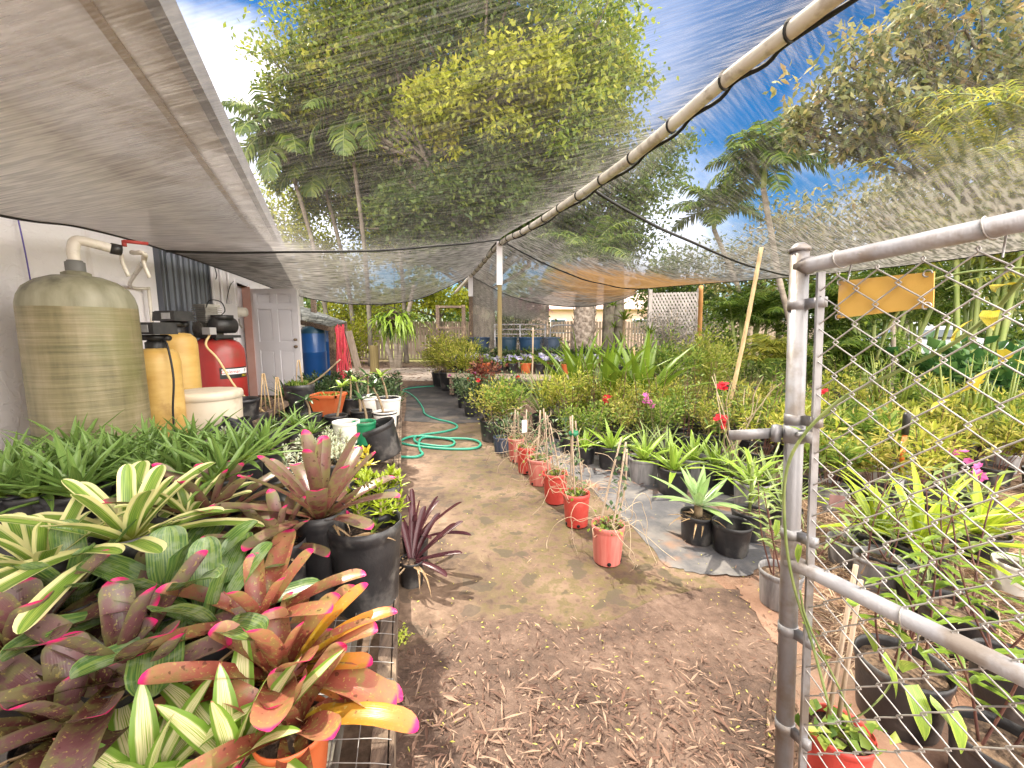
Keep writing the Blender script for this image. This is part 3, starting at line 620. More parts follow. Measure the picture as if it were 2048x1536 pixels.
b = MB(); beam(b, B_ - V3(0, 0, .05), C_ - V3(0, 0, .05), .05, .09); beam(b, C_ - V3(0, 0, .05), D_ - V3(0, 0, .05), .05, .09); b.obj('rafter', WOODD, sh, False)
for p in (C_, C_ + (D_ - C_) * .93):
    b = MB(); beam(b, V3(p[0] - .03, p[1] + .03, 0), V3(p[0] - .03, p[1] + .03, p[2] - .09), .09, .09); b.obj('post', WOODD, sh, False)
p = W(627, 600, 9.6); b = MB(); beam(b, V3(p[0], p[1], 1.2), V3(p[0], p[1], 2.15), .09, .09); b.obj('post', WOODD, sh, False)
def bluetank(label, px, Y, r, h, low):
    q = W(px, 690, Y); k = thing('water_tank', label, 'tank', (q[0], q[1], 0))
    b = MB(); lathe(b, [(r * .9, 0), (r, .05), (r, low), (r * 1.03, low + .01), (r * 1.03, low + .03), (r, low + .04), (r, h - .16)], 32, cap0=True); b.obj('tank_body', BLUET, k)
    b = MB(); lathe(b, [(r, h - .16), (r * .97, h - .1), (r * .8, h - .03), (r * .4, h), (.02, h + .005)], 32, cap1=True); b.obj('tank_top', BLUED, k)
bluetank('blue water tank with dark dome standing under the shingle lean-to', 627, 8.75, .24, 1.36, .8)
bluetank('slimmer taller blue tank behind the wider blue one under the lean-to', 645, 9.3, .22, 1.44, 1.0)
b = MB()
for i in range(34):
    q0 = W(679 + random.uniform(-9, 9), 652 + random.uniform(-4, 6), 8.25); sp = random.uniform(-1, 1)
    e = V3(q0[0] + sp * .13 + .03, q0[1] + random.uniform(-.1, .1), .1 + random.uniform(0, .35) * abs(sp))
    m_ = (q0 + e) / 2 + V3(random.uniform(-.03, .03), random.uniform(-.03, .03), 0)
    tube(b, smoothpath([q0, m_, e], 8), .0075, 5)
b.obj('cord_bundle', PINK, None, label='bright pink bundle of cords hanging beside the lean-to post', category='cord')
b = MB(); a_, c_ = W(697, 662, 8.9), G(727, 778); beam(b, c_ + V3(0, 0, .02), a_, .13, .035); b.obj('wood_plank', WOODL, None, False, label='pale weathered plank leaning by the pink cords', category='plank')
b = MB(); tube(b, [W(690, 662, 8.9), G(698, 745)], .02, 6); b.obj('wood_stake', WOODD, None, label='thin dark stake leaning between the pink cords and the plank', category='stake')
# ---------------------------------------------------------------- shade cloth on its pipe
def LHp(px, py):        # point on the left hem's vertical plane, a hand's width off the wall
    d = ray(px, py); t_ = -1.8 / (d[0] + .36 * d[1]); return V3(d[0] * t_, d[1] * t_, CH + d[2] * t_)
def RDp(px, py):        # point on the pipe's vertical plane
    d = ray(px, py); t_ = 2.09 / (d[0] + .29 * d[1]); return V3(d[0] * t_, d[1] * t_, CH + d[2] * t_)
R0 = V3(2.09 + .29 * 1.6, -1.6, 2.9); POST = V3(-.23, 8.0, 2.93)
ridge = [R0, V3(2.09 - .29 * .5, .5, 2.85), RDp(1640, 0), RDp(1460, 140), RDp(1350, 235), RDp(1240, 325), RDp(1130, 403), RDp(1050, 456), RDp(1000, 484), RDp(950, 540), RDp(910, 583)]
rid = smoothpath(ridge, 90)
def rid_at(Y): return np.array([np.interp(Y, rid[:, 1], rid[:, k]) for k in range(3)])
def lap(a, c, n=24, sag=.1, wr=.012, seed=0):
    u = np.linspace(0, 1, n)[:, None]; P_ = a * (1 - u) + c * u
    P_[:, 2] -= (sag * 4 * u * (1 - u))[:, 0]; return P_
def netgrid(rows, nr, nc, wr, seed):  # rows: left end, right end, sag
    K = [lap(a, c, nc, s) for a, c, s in rows]; K = np.array(K)
    out = np.array([smoothpath(K[:, j], nr) for j in range(nc)]).transpose(1, 0, 2)
    g = np.random.default_rng(seed); uu = np.linspace(0, 1, nc)[None]; tt = np.linspace(0, 1, nr)[:, None]
    w = sum(g.uniform(.5, 1) * np.sin(tt * g.uniform(30, 150) + uu * g.uniform(-14, 14) + g.uniform(0, 6)) * (.6 + .4 * np.sin(uu * g.uniform(4, 18) + g.uniform(0, 6))) for _ in range(7))
    out[..., 2] += wr * w * np.minimum(1, 8 * uu * (1 - uu)); return out
def netmat(name, dens, amp, tan=0.0, pale=False, belt=.58):
    # dens: how closely the cloth is gathered across its width, from one hem to the other
    m, nt = newmat(name); t = NT(nt); p = t.pos(); u, v = t.uv()
    cs = t.n('ShaderNodeCombineXYZ'); t.l(t.math('MULTIPLY', u, 3.0), cs.inputs[0]); t.l(t.math('MULTIPLY', v, 60.0), cs.inputs[1])
    st = t.noise(cs.outputs[0], 2.4, 4, .55, .5); st2 = t.noise(cs.outputs[0], 7.0, 3, .5, .35); big = t.noise(p, 1.1, 3)
    e = t.math('MULTIPLY', t.math('ABSOLUTE', t.math('SUBTRACT', u, .5)), 2)
    # knitted rows: alternate tight and open courses
    wv = t.n('ShaderNodeTexWave'); wv.inputs['Scale'].default_value = 19; wv.inputs['Distortion'].default_value = 1.0; wv.inputs['Detail'].default_value = 2; wv.bands_direction = 'Y'; t.l(cs.outputs[0] if False else p, wv.inputs['Vector'])
    dn_ = t.n('ShaderNodeValToRGB'); dn_.color_ramp.elements[0].position = dens[0][0]; dn_.color_ramp.elements[0].color = (dens[0][1],) * 3 + (1,)
    dn_.color_ramp.elements[1].position = dens[-1][0]; dn_.color_ramp.elements[1].color = (dens[-1][1],) * 3 + (1,)
    for q_, w_ in dens[1:-1]:
        e_ = dn_.color_ramp.elements.new(q_); e_.color = (w_,) * 3 + (1,)
    t.l(u, dn_.inputs[0])
    a = t.math('ADD', dn_.outputs[0], t.math('MULTIPLY', t.math('SUBTRACT', st, .5), amp * 2))
    a = t.math('ADD', a, t.math('MULTIPLY', t.math('SUBTRACT', st2, .5), amp * 1.3))
    a = t.math('ADD', a, t.math('MULTIPLY', t.math('SUBTRACT', big, .5), amp * .6))
    a = t.math('ADD', a, t.math('MULTIPLY', t.math('SUBTRACT', wv.outputs['Fac'], .5), .13))
    a = t.math('ADD', a, t.math('MULTIPLY', t.sstep(v, .58, .72), .58), None, True)
    a = t.math('MINIMUM', a, .93)
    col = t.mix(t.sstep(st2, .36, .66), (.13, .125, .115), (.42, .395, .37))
    if pale:        # the wall-side strip is coloured paler to offset the roof's shade on it
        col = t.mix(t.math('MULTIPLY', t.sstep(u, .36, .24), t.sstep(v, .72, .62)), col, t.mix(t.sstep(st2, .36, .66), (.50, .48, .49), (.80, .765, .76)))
    if tan:
        x = t.n('ShaderNodeVectorMath', operation='DISTANCE'); t.l(t.scale(p, (.6, .8, 1.5)), x.inputs[0]); x.inputs[1].default_value = (1.62, 7.2, 3.75)
        col = t.mix(t.math('MULTIPLY', t.sstep(t.math('ADD', x.outputs['Value'], t.math('MULTIPLY', t.math('SUBTRACT', st, .5), 1.6)), 1.5, .7), tan), col, (.62, .33, .10))
    d = t.n('ShaderNodeBsdfDiffuse'); t.l(col, d.inputs[0]); tl = t.n('ShaderNodeBsdfTranslucent'); t.l(col, tl.inputs[0])
    mx = t.n('ShaderNodeMixShader'); mx.inputs[0].default_value = .34; t.l(d.outputs[0], mx.inputs[1]); t.l(tl.outputs[0], mx.inputs[2])
    tr = t.n('ShaderNodeBsdfTransparent'); m2 = t.n('ShaderNodeMixShader'); t.l(a, m2.inputs[0]); t.l(tr.outputs[0], m2.inputs[1]); t.l(mx.outputs[0], m2.inputs[2])
    t.out(m2.outputs[0]); return m
LH = lambda Y, z: V3(-1.8 - .36 * Y, Y, z)
lrows = [(LH(-1.4, 1.65), R0, .08), (LH(.6, 1.70), rid_at(.6), .08), (LHp(0, 430), rid_at(2.19), .08), (LHp(170, 456), rid_at(4.6), .08), (LHp(330, 500), POST, .09), (LHp(470, 548), rid_at(9.5), .2), (W(540, 574, 8.6), rid_at(10.85), .52)]
shade = thing('shade_cloth', 'grey knitted shade cloth sagging from a pipe overhead', 'shade cloth')
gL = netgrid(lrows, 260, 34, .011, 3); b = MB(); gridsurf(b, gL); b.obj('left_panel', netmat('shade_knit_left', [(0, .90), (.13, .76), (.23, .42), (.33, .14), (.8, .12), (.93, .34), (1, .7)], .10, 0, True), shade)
RH = lambda px, py, Y: W(px, py, Y)
rrows = [(R0 + V3(.06, 0, -.03), V3(5.3, -1.4, 1.95), .12), (rid_at(2.19) + V3(.06, 0, -.03), RH(2048, 500, 4.1), .22), (rid_at(4.5) + V3(.05, 0, -.03), RH(1600, 552, 7.0), .16), (POST + V3(.06, .02, -.04), RH(1292, 577, 9.4), .22), (rid_at(10.85) + V3(.05, 0, -.03), RH(1272, 588, 10.2), .5)]
gR = netgrid(rrows, 260, 34, .016, 8); b = MB(); gridsurf(b, gR); b.obj('right_panel', netmat('shade_knit_right', [(0, .4), (.05, .10), (.3, .15), (.42, .50), (.7, .72), (1, .85)], .15, .75), shade)
# hems and seams of the cloth: black bound edges
def seam(name, pts, r, par=shade):
    b = MB(); tube(b, pts, r, 6); b.obj(name, BLACKC, par)
K = lambda g, fr: g[int(round(fr * (len(g) - 1)))]
seam('seam', K(gL, 4 / 6) - V3(0, 0, .006), .017); seam('hem', gL[-1], .014); seam('hem', gL[:, 0], .010); seam('hem', gR[-1], .014); seam('hem', gR[:, -1], .010)
seam('seam', K(gR, .5) - V3(0, 0, .006), .016); seam('seam', K(gR, .75) - V3(0, 0, .006), .016)
sc = rid[:72] + np.stack([.062 + .02 * np.sin(np.arange(72) * .9), 0 * np.arange(72), -.045 - .02 * np.abs(np.sin(np.arange(72) * .45))], -1); seam('hem', sc, .014)
# back curtain
top_ = gR[-1][:17]; n = len(top_)
pg = np.array([[V3(*(p[:2] + (0, .06 * sin(i * 2.1 + zf * 2) * (1 - zf))), .72 + (p[2] - .01 - .72) * zf) for i, p in enumerate(smoothpath(top_, 40))] for zf in np.linspace(0, 1, 10)])
b = MB(); gridsurf(b, pg); b.obj('back_curtain', netmat('shade_knit_back', [(0, .34), (1, .34)], .14, belt=.05), shade)
pipe = thing('ridge_pipe', 'long pale plastic pipe carrying the shade cloth, lashed with black cord', 'pipe')
b = MB(); tube(b, rid - V3(0, 0, .035), .043, 14); b.obj('pipe_run', PVC, pipe)
for Y in (2.3, 2.72, 3.2, 3.7, 4.2, 4.7, 5.2, 5.7, 6.2, 6.6, 7.0, 7.4, 7.8, 8.4, 8.8, 9.2, 9.6, 10, 10.4):
    p = rid_at(Y) - V3(0, 0, .035); d = unit(rid_at(Y + .1) - rid_at(Y - .1)); sx = unit(np.cross(d, V3(0, 0, 1))); sy = np.cross(sx, d)
    a = np.linspace(0, 2 * pi, 15); b = MB()
    tube(b, [p + .048 * (cos(q) * sx + sin(q) * sy) + d * .010 * q for q in a], .008, 5, False); b.obj('lashing', BLACKC, pipe)
ps = thing('shade_post', 'square mossy wooden post with white sleeve holding up the shade pipe', 'post', (POST[0], POST[1], 0))
b = MB(); box(b, (0, 0, 1.1), (.078, .078, 2.2)); b.obj('timber_post', WOODO, ps, False)
b = MB(); box(b, (0, 0, 2.49), (.105, .105, .78)); b.obj('sleeve', WHITE, ps, False)
q = rid_at(10.8); ps = thing('shade_post', 'distant white sleeved post holding the far end of the shade pipe', 'post', (q[0], q[1], 0))
b = MB(); box(b, (0, 0, 1.05), (.09, .09, 2.1)); b.obj('timber_post', WOODD, ps, False)
b = MB(); box(b, (0, 0, q[2] - .28), (.11, .11, .5)); b.obj('sleeve', WHITE, ps, False)
# ---------------------------------------------------------------- chain-link gate on the right, sagging towards its free end
gd = unit(V3(.33, -1, 0)); gn = unit(V3(1, .33, 0)); GM = W(1580, 1122, .95); dl = R(3.2)
def gp(s, h, o=0.0):
    return GM + gd * (s * cos(dl) - h * sin(dl)) + V3(0, 0, h * cos(dl) + s * sin(dl)) + gn * o
gate = thing('chain_link_gate', 'open galvanised chain link gate with yellow plate wired to its mesh', 'gate')
HT, HB, SL = .695, -.60, 1.0
b = MB(); tube(b, [gp(0, HB), gp(0, HT + .035)], .0195, 20); tube(b, [gp(0, HT + .035), gp(0, HT + .042), gp(0, HT + .054)], [.022, .022, .010], 20); b.obj('latch_post', GALV, gate)
b = MB(); tube(b, [gp(SL, HB), gp(SL, HT)], .0235, 14); b.obj('hinge_post', GALV, gate)
for h in (HT, 0, HB):
    b = MB(); tube(b, [gp(.0, h), gp(.03, h), gp(.031, h), gp(SL, h)], [.0205, .0185, .0165, .0165], 18); b.obj('rail', GALV, gate)
b = MB(); beam(b, gp(.047, HB), gp(.05, HT - .02), .016, .007); b.obj('tension_bar', GALV, gate, False)
for h in (.61, .345, .07, -.17, -.42):
    b = MB(); tube(b, [gp(0, h - .012), gp(0, h + .012)], .0215, 18); beam(b, gp(.018, h), gp(.062, h), .014, .022); b.obj('tension_band', GALV, gate)
b = MB(); tube(b, [gp(0, .29), gp(0, .33)], .0225, 18); beam(b, gp(.02, .31), gp(.05, .31), .022, .026); tube(b, [gp(.03, .315, -.03), gp(.03, .315, .03)], .006, 8)
a = gp(-.02, .31, -.01); beam(b, a, a + V3(-.118, .02, -.012), .005, .024); beam(b, a - gn * .012, a - gn * .03, .014, .04); b.obj('latch_fork', GALV, gate)
b = MB(); d = .072; n = int((SL - .06) / (d / 2)); nh = int((HT - HB) / (d / 2))
for k in range(n):
    pts = []
    for i in range(nh + 1):
        s = .05 + (k + ((i + k) % 2)) * d / 2; h = HB + .005 + i * d / 2; o = .0025 * (1 if (i + k) % 2 else -1)
        for e in (-.10, .10):
            sg = 1 if (i + k) % 2 else -1
            pts.append(gp(min(s - sg * abs(e) * .12 * d, SL), h + e * d * .55, o))
    tube(b, smoothpath(pts, len(pts) * 2), .0016, 5, False)
mesh = b.obj('wire_mesh', WIRE, gate)
for s, h in ((.075, HT), (.30, HT), (.22, 0), (.45, 0)):
    a = np.linspace(-.5, 2 * pi, 16); b = MB(); tube(b, [gp(s + .004 * q, h, 0) + .019 * (cos(q) * gn + sin(q) * V3(0, 0, 1)) for q in a] + [gp(s + .03, h - .05)], .0016, 5, False); b.obj('wire_tie', WIRE, gate)
sg = []
for px, py in ((1678, 562), (1868, 543), (1866, 614), (1674, 637)):
    d_ = ray(px, py); o = GM + gn * .008; t_ = np.dot(o - V3(0, 0, CH), gn) / np.dot(d_, gn); sg.append(V3(0, 0, CH) + d_ * t_)
b = MB(); b.add(sg + [p + gn * .003 for p in sg], BOXF[:, ::-1]); sgn = b.obj('sign_plate', YELS, gate, False)
for k in range(4):
    b = MB(); p = sg[k] + (sum(sg) / 4 - sg[k]) * .08; a = np.linspace(0, 5, 10); tube(b, [p + .006 * (cos(q) * gd + sin(q) * V3(0, 0, 1)) - gn * (.004 + .002 * q / 5) for q in a], .0015, 5, False); b.obj('tie_wire', WIRE, sgn)
b = MB(); q = gp(.095, .178, .01); box(b, q, (.028, .003, .026), rz=R(-20)); b.obj('rust_tag', M('rusty_tag', (.22, .12, .11), (.30, .18, .16), 30, .8), gate, False)
# vine climbing the gate
vp = [(1660, 1420, .80), (1625, 1290, .86), (1590, 1180, .90), (1572, 1080, .92), (1570, 960, .93), (1600, 880, .92), (1680, 800, .88), (1790, 745, .82), (1900, 690, .76), (1990, 620, .72), (2060, 545, .68), (2200, 480, .62)]
vine = thing('gate_vine', 'green climbing vine stem looped over the chain link gate', 'vine')
b = MB(); vpath = smoothpath([W(*q) for q in vp], 60); tube(b, vpath, np.linspace(.0028, .0042, 60), 7)
v2 = smoothpath([W(*q) for q in ((1752, 720, .84), (1785, 640, .83), (1850, 570, .80), (1930, 545, .77), (2060, 535, .72))], 24); tube(b, v2, .0024, 6)
v3 = smoothpath([W(*q) for q in ((1705, 1450, .80), (1680, 1380, .82), (1640, 1300, .85), (1610, 1230, .88), (1600, 1180, .89))], 24); tube(b, v3, .0022, 6); b.obj('stem', GSTEM, vine)
b = MB()
for px, py, Y, az, el, L, Wd_ in ((1990, 620, .72, 3.4, -.3, .06, .03), (2030, 570, .7, 3.0, .1, .06, .03), (1960, 760, .78, .8, -.3, .055, .025), (1985, 735, .76, 2.6, -.8, .055, .026), (2030, 720, .74, 5.2, -.5, .06, .03), (1900, 800, .9, 2.9, -.2, .06, .018), (2000, 700, .76, .2, -.2, .06, .028), (1945, 640, .75, 2.4, -.7, .05, .022)):
    strap(b, W(px, py, Y), az, el, L, Wd_, .8, 8, .2, 'point', .5, wav=.06, twist=.5)
b.obj('leaves', SM['yellowing'], vine)
b = MB()
for px, py, Y, az, el, L, Wd_ in ((1600, 860, .92, 2.0, .3, .03, .012), (1600, 1090, .9, 3.5, -1.3, .045, .018), (1555, 1040, .92, 4, -1.2, .04, .016), (1610, 1250, .88, .3, -.4, .06, .03), (1650, 1310, .86, 1.0, -.6, .06, .035), (1720, 1250, .85, 0, -.8, .08, .045), (1765, 1310, .82, 5.4, -1.0, .09, .05), (1790, 1260, .84, .3, -.6, .08, .05), (1820, 1370, .8, 4.8, -.9, .10, .055), (1860, 1400, .78, 5.6, -.7, .09, .05), (1840, 1330, .8, 1.2, -.6, .09, .055), (1900, 1420, .76, 5.0, -1.0, .08, .05), (1700, 1210, .86, .5, .2, .06, .03)):
    strap(b, W(px, py, Y), az, el, L, Wd_, .6, 8, .15, 'point', .6)
b.obj('leaves', SM['bright'], vine)
b = MB(); tube(b, smoothpath([W(1790, 1180, .86), W(1800, 1290, .84), W(1780, 1370, .82), W(1735, 1420, .81), W(1700, 1440, .82)], 20), .002, 5); b.obj('stem', GSTEM, vine)
# ---------------------------------------------------------------- plant bench on the left
EX = lambda Y, off=0.0: -.072 - .256 * Y + off
bench = thing('plant_bench', 'low timber and wire mesh bench on concrete blocks crowded with potted plants', 'bench')
bd = unit(V3(-.256, 1, 0))
def bp(Y, off, z): return V3(EX(Y, off), Y, z)
for off in (-.022, -1.72):
    b = MB()
    for y0, y1 in ((.1, 2.4), (2.405, 4.8), (4.805, 7.0)): beam(b, bp(y0, off, .155), bp(y1, off, .155), .04, .125)
    b.obj('edge_board', WOODD, bench, False)
b = MB(); beam(b, bp(.1, .009, .175), bp(7, .009, .175), .012, .09); b.obj('edge_strip', WOODD, bench, False)
for Y in np.arange(.25, 7.1, .62):
    b = MB(); beam(b, bp(Y, -.045, .15), bp(Y, -1.7, .15), .045, .09); b.obj('cross_board', WOODD, bench, False)
b = MB(); Y = 2.1
for k, Y in enumerate(np.arange(2.2, 6.95, .135)): beam(b, bp(Y, -.045, .205), bp(Y, -1.70, .205), .10, .018)
b.obj('slat_deck', WOODD, bench, False)
b = MB()
for Y in np.arange(.2, 2.2, .062): tube(b, [bp(Y, .008, .222), bp(Y, -.03, .226), bp(Y + random.uniform(-.015, .015), -.4, .222 + random.uniform(0, .02)), bp(Y, -1.7, .222)], .0012, 5, False)
for off in np.arange(-.075, -1.7, -.062): tube(b, [bp(Y, off + random.uniform(-.006, .006), .226 + random.uniform(-.004, .006)) for Y in np.linspace(.2, 2.2, 12)], .0012, 5, False)
b.obj('wire_mesh', WIRE, bench)
for Y, off in ((.55, -.26), (1.02, -.26), (1.5, -.26), (.6, -1.5), (1.6, -1.5), (3, -.25), (4.6, -.25), (6.4, -.25), (3.4, -1.5), (6, -1.5)):
    b = MB(); box(b, bp(Y, off, .052), (.2, .40, .10), rz=R(14)); b.obj('concrete_block', CONC, bench, False)
# ---------------------------------------------------------------- green hose
hp = [(868, 772), (830, 775), (806, 780), (818, 786), (832, 797), (845, 815), (850, 828), (872, 838), (905, 846), (914, 855), (890, 863), (850, 869), (830, 875), (832, 884), (850, 889), (886, 893), (906, 890), (905, 882), (870, 876), (830, 874), (806, 880), (802, 886), (840, 893), (895, 898), (948, 897), (961, 888), (940, 880), (890, 878), (850, 876), (838, 884), (840, 900), (845, 908), (830, 914), (795, 914), (770, 916)]
P_ = np.array([G(a, c, .016) for a, c in hp]); pth = smoothpath(P_, 260); pth[:, 2] = .016 + .010 * (np.sin(np.linspace(0, 26, 260)) > .2) * np.clip((np.arange(260) - 90) / 30, 0, 1)
from_s = np.convolve(np.pad(pth[:, 2], 4, 'edge'), np.ones(9) / 9, 'valid'); pth[:, 2] = from_s
b = MB(); tube(b, pth, .0135, 10); hose = b.obj('garden_hose', HOSEG, None, label='green garden hose coiled beside the bench and trailing up the path', category='hose')
# ---------------------------------------------------------------- dry litter on the ground
def litter(name, n, region, L, Wd_, mat, zoff, tilt=.16, curl=.16):
    C = []
    while len(C) < n:
        px, py = random.uniform(region[0], region[2]), random.uniform(region[1], region[3]) ** 1.0
        C.append((px, py))
    Pn = np.array([G(a, c, zoff) for a, c in C]); k = len(Pn)
    D = np.stack([rng.normal(size=k), rng.normal(size=k), rng.normal(size=k) * tilt * .4], -1); N = unit(np.stack([rng.normal(size=k) * tilt, rng.normal(size=k) * tilt, np.ones(k)], -1))
    s = rng.uniform(.45, 1.15, k); Pn[:, 2] += rng.uniform(0, .012, k)
    b = MB(); leafcloud(b, Pn, D, N, L * s, Wd_ * s * rng.uniform(.6, 1.2, k), curl); return b
b = litter('leaf_litter', 700, (790, 1235, 1560, 1640), .045, .007, None, .014); b.merge(litter('l', 340, (800, 1380, 1580, 1800), .062, .012, None, .014, .25)); b.merge(litter('l', 2600, (800, 1235, 1600, 1700), .02, .005, None, .013))
b.merge(litter('l', 60, (800, 900, 1500, 1230), .05, .006, None, .012))
q = litter('l', 60, (830, 1330, 1500, 1700), .095, .010, None, .02, .2); b.merge(q)
b.uv[-1][:, 0] = .75 + .25 * b.uv[-1][:, 0]
b.obj('leaf_litter', L_DRYL, None, kind='stuff')
b = litter('l', 420, (800, 960, 1560, 1500), .017, .0055, None, .013, .2); b.obj('fallen_bits', L_BITS, None, kind='stuff')
b = MB()
for reg, n in (((1600, 960, 2100, 1110), 1500), ((1640, 1110, 2150, 1330), 2200), ((1500, 1000, 1700, 1090), 350)): b.merge(litter('l', n, reg, .20, .007, None, .014, .35))
b.obj('straw_mulch', L_STRAW, None, kind='stuff')
b = litter('l', 1800, (1090, 740, 2048, 980), .10, .014, None, .012, .4); b.merge(litter('l', 900, (600, 705, 1000, 765), .16, .03, None, .012, .4)); b.obj('fallen_leaves', L_DRYL, None, kind='stuff')
# ---------------------------------------------------------------- plant builders
def add_pot(k, rt, rb, h, mat, fill=.86, soil=SOIL, holes=0, ribs=0, name='pot'):
    b = MB()
    lathe(b, [(rb, 0), (rb + (rt - rb) * .05, h * .02), (rb + (rt - rb) * .78, h * .82), (rt * .965, h * .85), (rt, h * .87), (rt * 1.012, h * .93), (rt, h), (rt * .972, h), (rt * .95, h * .9), (rt * .90, h * .6), (rb * .95, h * .02)], 32, cap0=True, cap1=True, ribs=ribs, rib=.012 if ribs else 0)
    p = b.obj(name, mat, k)
    for i in range(holes):
        a = -1.75 + i * 1.25; b = MB(); c = V3(rb * 1.03 * cos(a), rb * 1.03 * sin(a), h * .075); tube(b, [c * V3(.97, .97, 1), c * V3(1.035, 1.035, 1)], .0105, 10); b.obj('drain_hole', DARK, p)
    ri = rt * (.90 + .05 * max(0, (fill - .6) / .3)) if fill > .6 else rb * .95 + (rt * .90 - rb * .95) * fill / .6
    if soil is not None: b = MB(); disc(b, ri * .985, h * fill, 20, bump=.012); b.obj('soil', soil, k)
    return h * fill
def bush(k, z0, h, r, nst, nleaf, L, Wd_, lmat, smat=STEM, lo=.3, up=.4, sr=.004, spread=.2, seed=1, base=.25, lname='foliage', whorl=0):
    g = np.random.default_rng(seed); sb = MB(); Cs, Ds = [], []
    for i in range(nst):
        a = g.uniform(0, 2 * pi); q = math.sqrt(g.uniform(.02, 1)); b0 = V3(cos(a), sin(a), 0) * r * base * q + V3(0, 0, z0)
        tp = V3(cos(a + g.normal() * .3), sin(a + g.normal() * .3), 0) * r * q * .9 + V3(0, 0, z0 + h * g.uniform(.62, 1.0) * (1 - .25 * q * q))
        md = (b0 + tp) / 2 + V3(g.normal() * .05 * r, g.normal() * .05 * r, h * .06)
        P_ = smoothpath([b0, md, tp], 8); tube(sb, P_, np.linspace(sr, sr * .45, 8), 4, False)
        m = max(4, nleaf // nst)
        if whorl: tt = np.repeat(np.linspace(lo, 1, max(2, m // whorl)), whorl)
        else: tt = lo + (1 - lo) * g.random(m) ** .8
        x = tt * 7; i0 = np.minimum(x.astype(int), 6); C = P_[i0] + (P_[i0 + 1] - P_[i0]) * (x - i0)[:, None]; D = P_[i0 + 1] - P_[i0]
        o = g.normal(size=(len(tt), 3)); o[:, 2] *= .7
        C = C + o * spread * r * (.35 if whorl else 1) * g.uniform(.2, 1, (len(tt), 1))
        Cs.append(C); Ds.append(unit(unit(D) * .45 + unit(o) + V3(0, 0, up)))
    C, D = np.concatenate(Cs), np.concatenate(Ds); n = len(C); N = unit(g.normal(size=(n, 3)) * .5 + V3(0, 0, 1)); s = g.uniform(.6, 1.15, n)
    sb.obj('stems', smat, k); lb = MB(); leafcloud(lb, C, D, N, L * s, Wd_ * s, .2, g.random(n)); lb.obj(lname, lmat, k); return C
def flowers(k, C, n, size, mat, per=6, seed=0, top=True, name='flowers'):
    g = np.random.default_rng(seed); b = MB()
    idx = np.argsort(-C[:, 2])[:max(n, len(C) // 5)] if top else np.arange(len(C)); ch = g.choice(idx, n, False)
    for i in ch:
        if n < 19: b = MB()
        o = g.normal(size=3) + V3(0, -.6, .8); o = unit(o); e1 = unit(np.cross(o, V3(.3, .5, .9))); e2 = np.cross(o, e1); a = np.arange(per) * 2 * pi / per + g.uniform(0, 3)
        D = np.cos(a)[:, None] * e1 + np.sin(a)[:, None] * e2 + o * .35
        leafcloud(b, np.repeat((C[i] + o * size * .4)[None], per, 0), D, np.repeat(o[None], per, 0), size * g.uniform(.8, 1.2), size * .85, -.1, g.random(per))
        if n < 19: b.obj('bloom', mat, k)
    if n >= 19: b.obj(name, mat, k)
def rosette(mb, c, n, L, Wd_, e_in=1.35, e_out=.25, bend=.8, fold=.35, tip='round', seed=0, w0=.65, inner=.55, jit=.1, rc=.02, az0=0, wav=0.0, n_seg=9):
    g = np.random.default_rng(seed)
    for i in range(n):
        f = i / max(1, n - 1); az = az0 + i * 2.399 + g.normal() * .08
        strap(mb, V3(c[0] + rc * cos(az) * f, c[1] + rc * sin(az) * f, c[2]), az, e_in + (e_out - e_in) * f ** .8 + g.normal() * jit, L * (inner + (1 - inner) * min(1, f * 1.6)) * g.uniform(.85, 1.12), Wd_ * (.8 + .2 * f) * g.uniform(.9, 1.1), bend * (.35 + .65 * f) * g.uniform(.6, 1.3), n_seg, fold, tip, w0, wav=wav, twist=g.normal() * .12)
def dryleaves(k, r, z, n, seed=0):
    g = np.random.default_rng(seed); b = MB()
    for i in range(n):
        az = g.uniform(0, 6.28); strap(b, (r * .5 * cos(az), r * .5 * sin(az), z), az, g.uniform(-.2, .4), g.uniform(.6, 1.3) * r * 1.5, .014, g.uniform(.4, 1.4), 7, .8, 'point', .6, twist=g.normal() * .5)
    b.obj('dry_leaves', SM['dry'], k)
BT = .222       # bench top
def on_bench(px, py, Y, zb=BT):
    c = W(px, py, Y); return c
def brom(name, label, px, py, Y, mat, n, L, Wd_, seed,  pot=BLK, rt=.085, group=None, e_in=1.35, e_out=.2, bend=.8, fold=.42, tip='round', zb=BT, cat='bromeliad', extra=None, inner=.55, dry=5, w0=.62, az0=0, wav=0):
    c = W(px, py, Y); h = max(.1, c[2] - zb - .01); k = thing(name, label, cat, (c[0], c[1], zb), 0, group)
    if mat in (SM['purple'], SM['warm'], SM['silver']): L, Wd_, n = L * 1.25, Wd_ * 1.4, int(n * .85)
    z = add_pot(k, rt, rt * .78, h, pot, .9)
    b = MB(); rosette(b, (0, 0, z), n, L, Wd_, e_in, e_out, bend, fold, tip, seed, w0, inner, az0=az0, wav=wav); b.obj('leaf_rosette', mat, k)
    if extra:
        b = MB()
        for az, e0, l, w, bd_ in extra: strap(b, (.015 * cos(R(az)), .015 * sin(R(az)), z), R(az), R(e0), l, w, bd_, 10, .3, 'round', .62)
        b.obj('sunburnt_leaves', SM['orange'], k)
    if dry: dryleaves(k, rt, z, dry, seed)
    return k
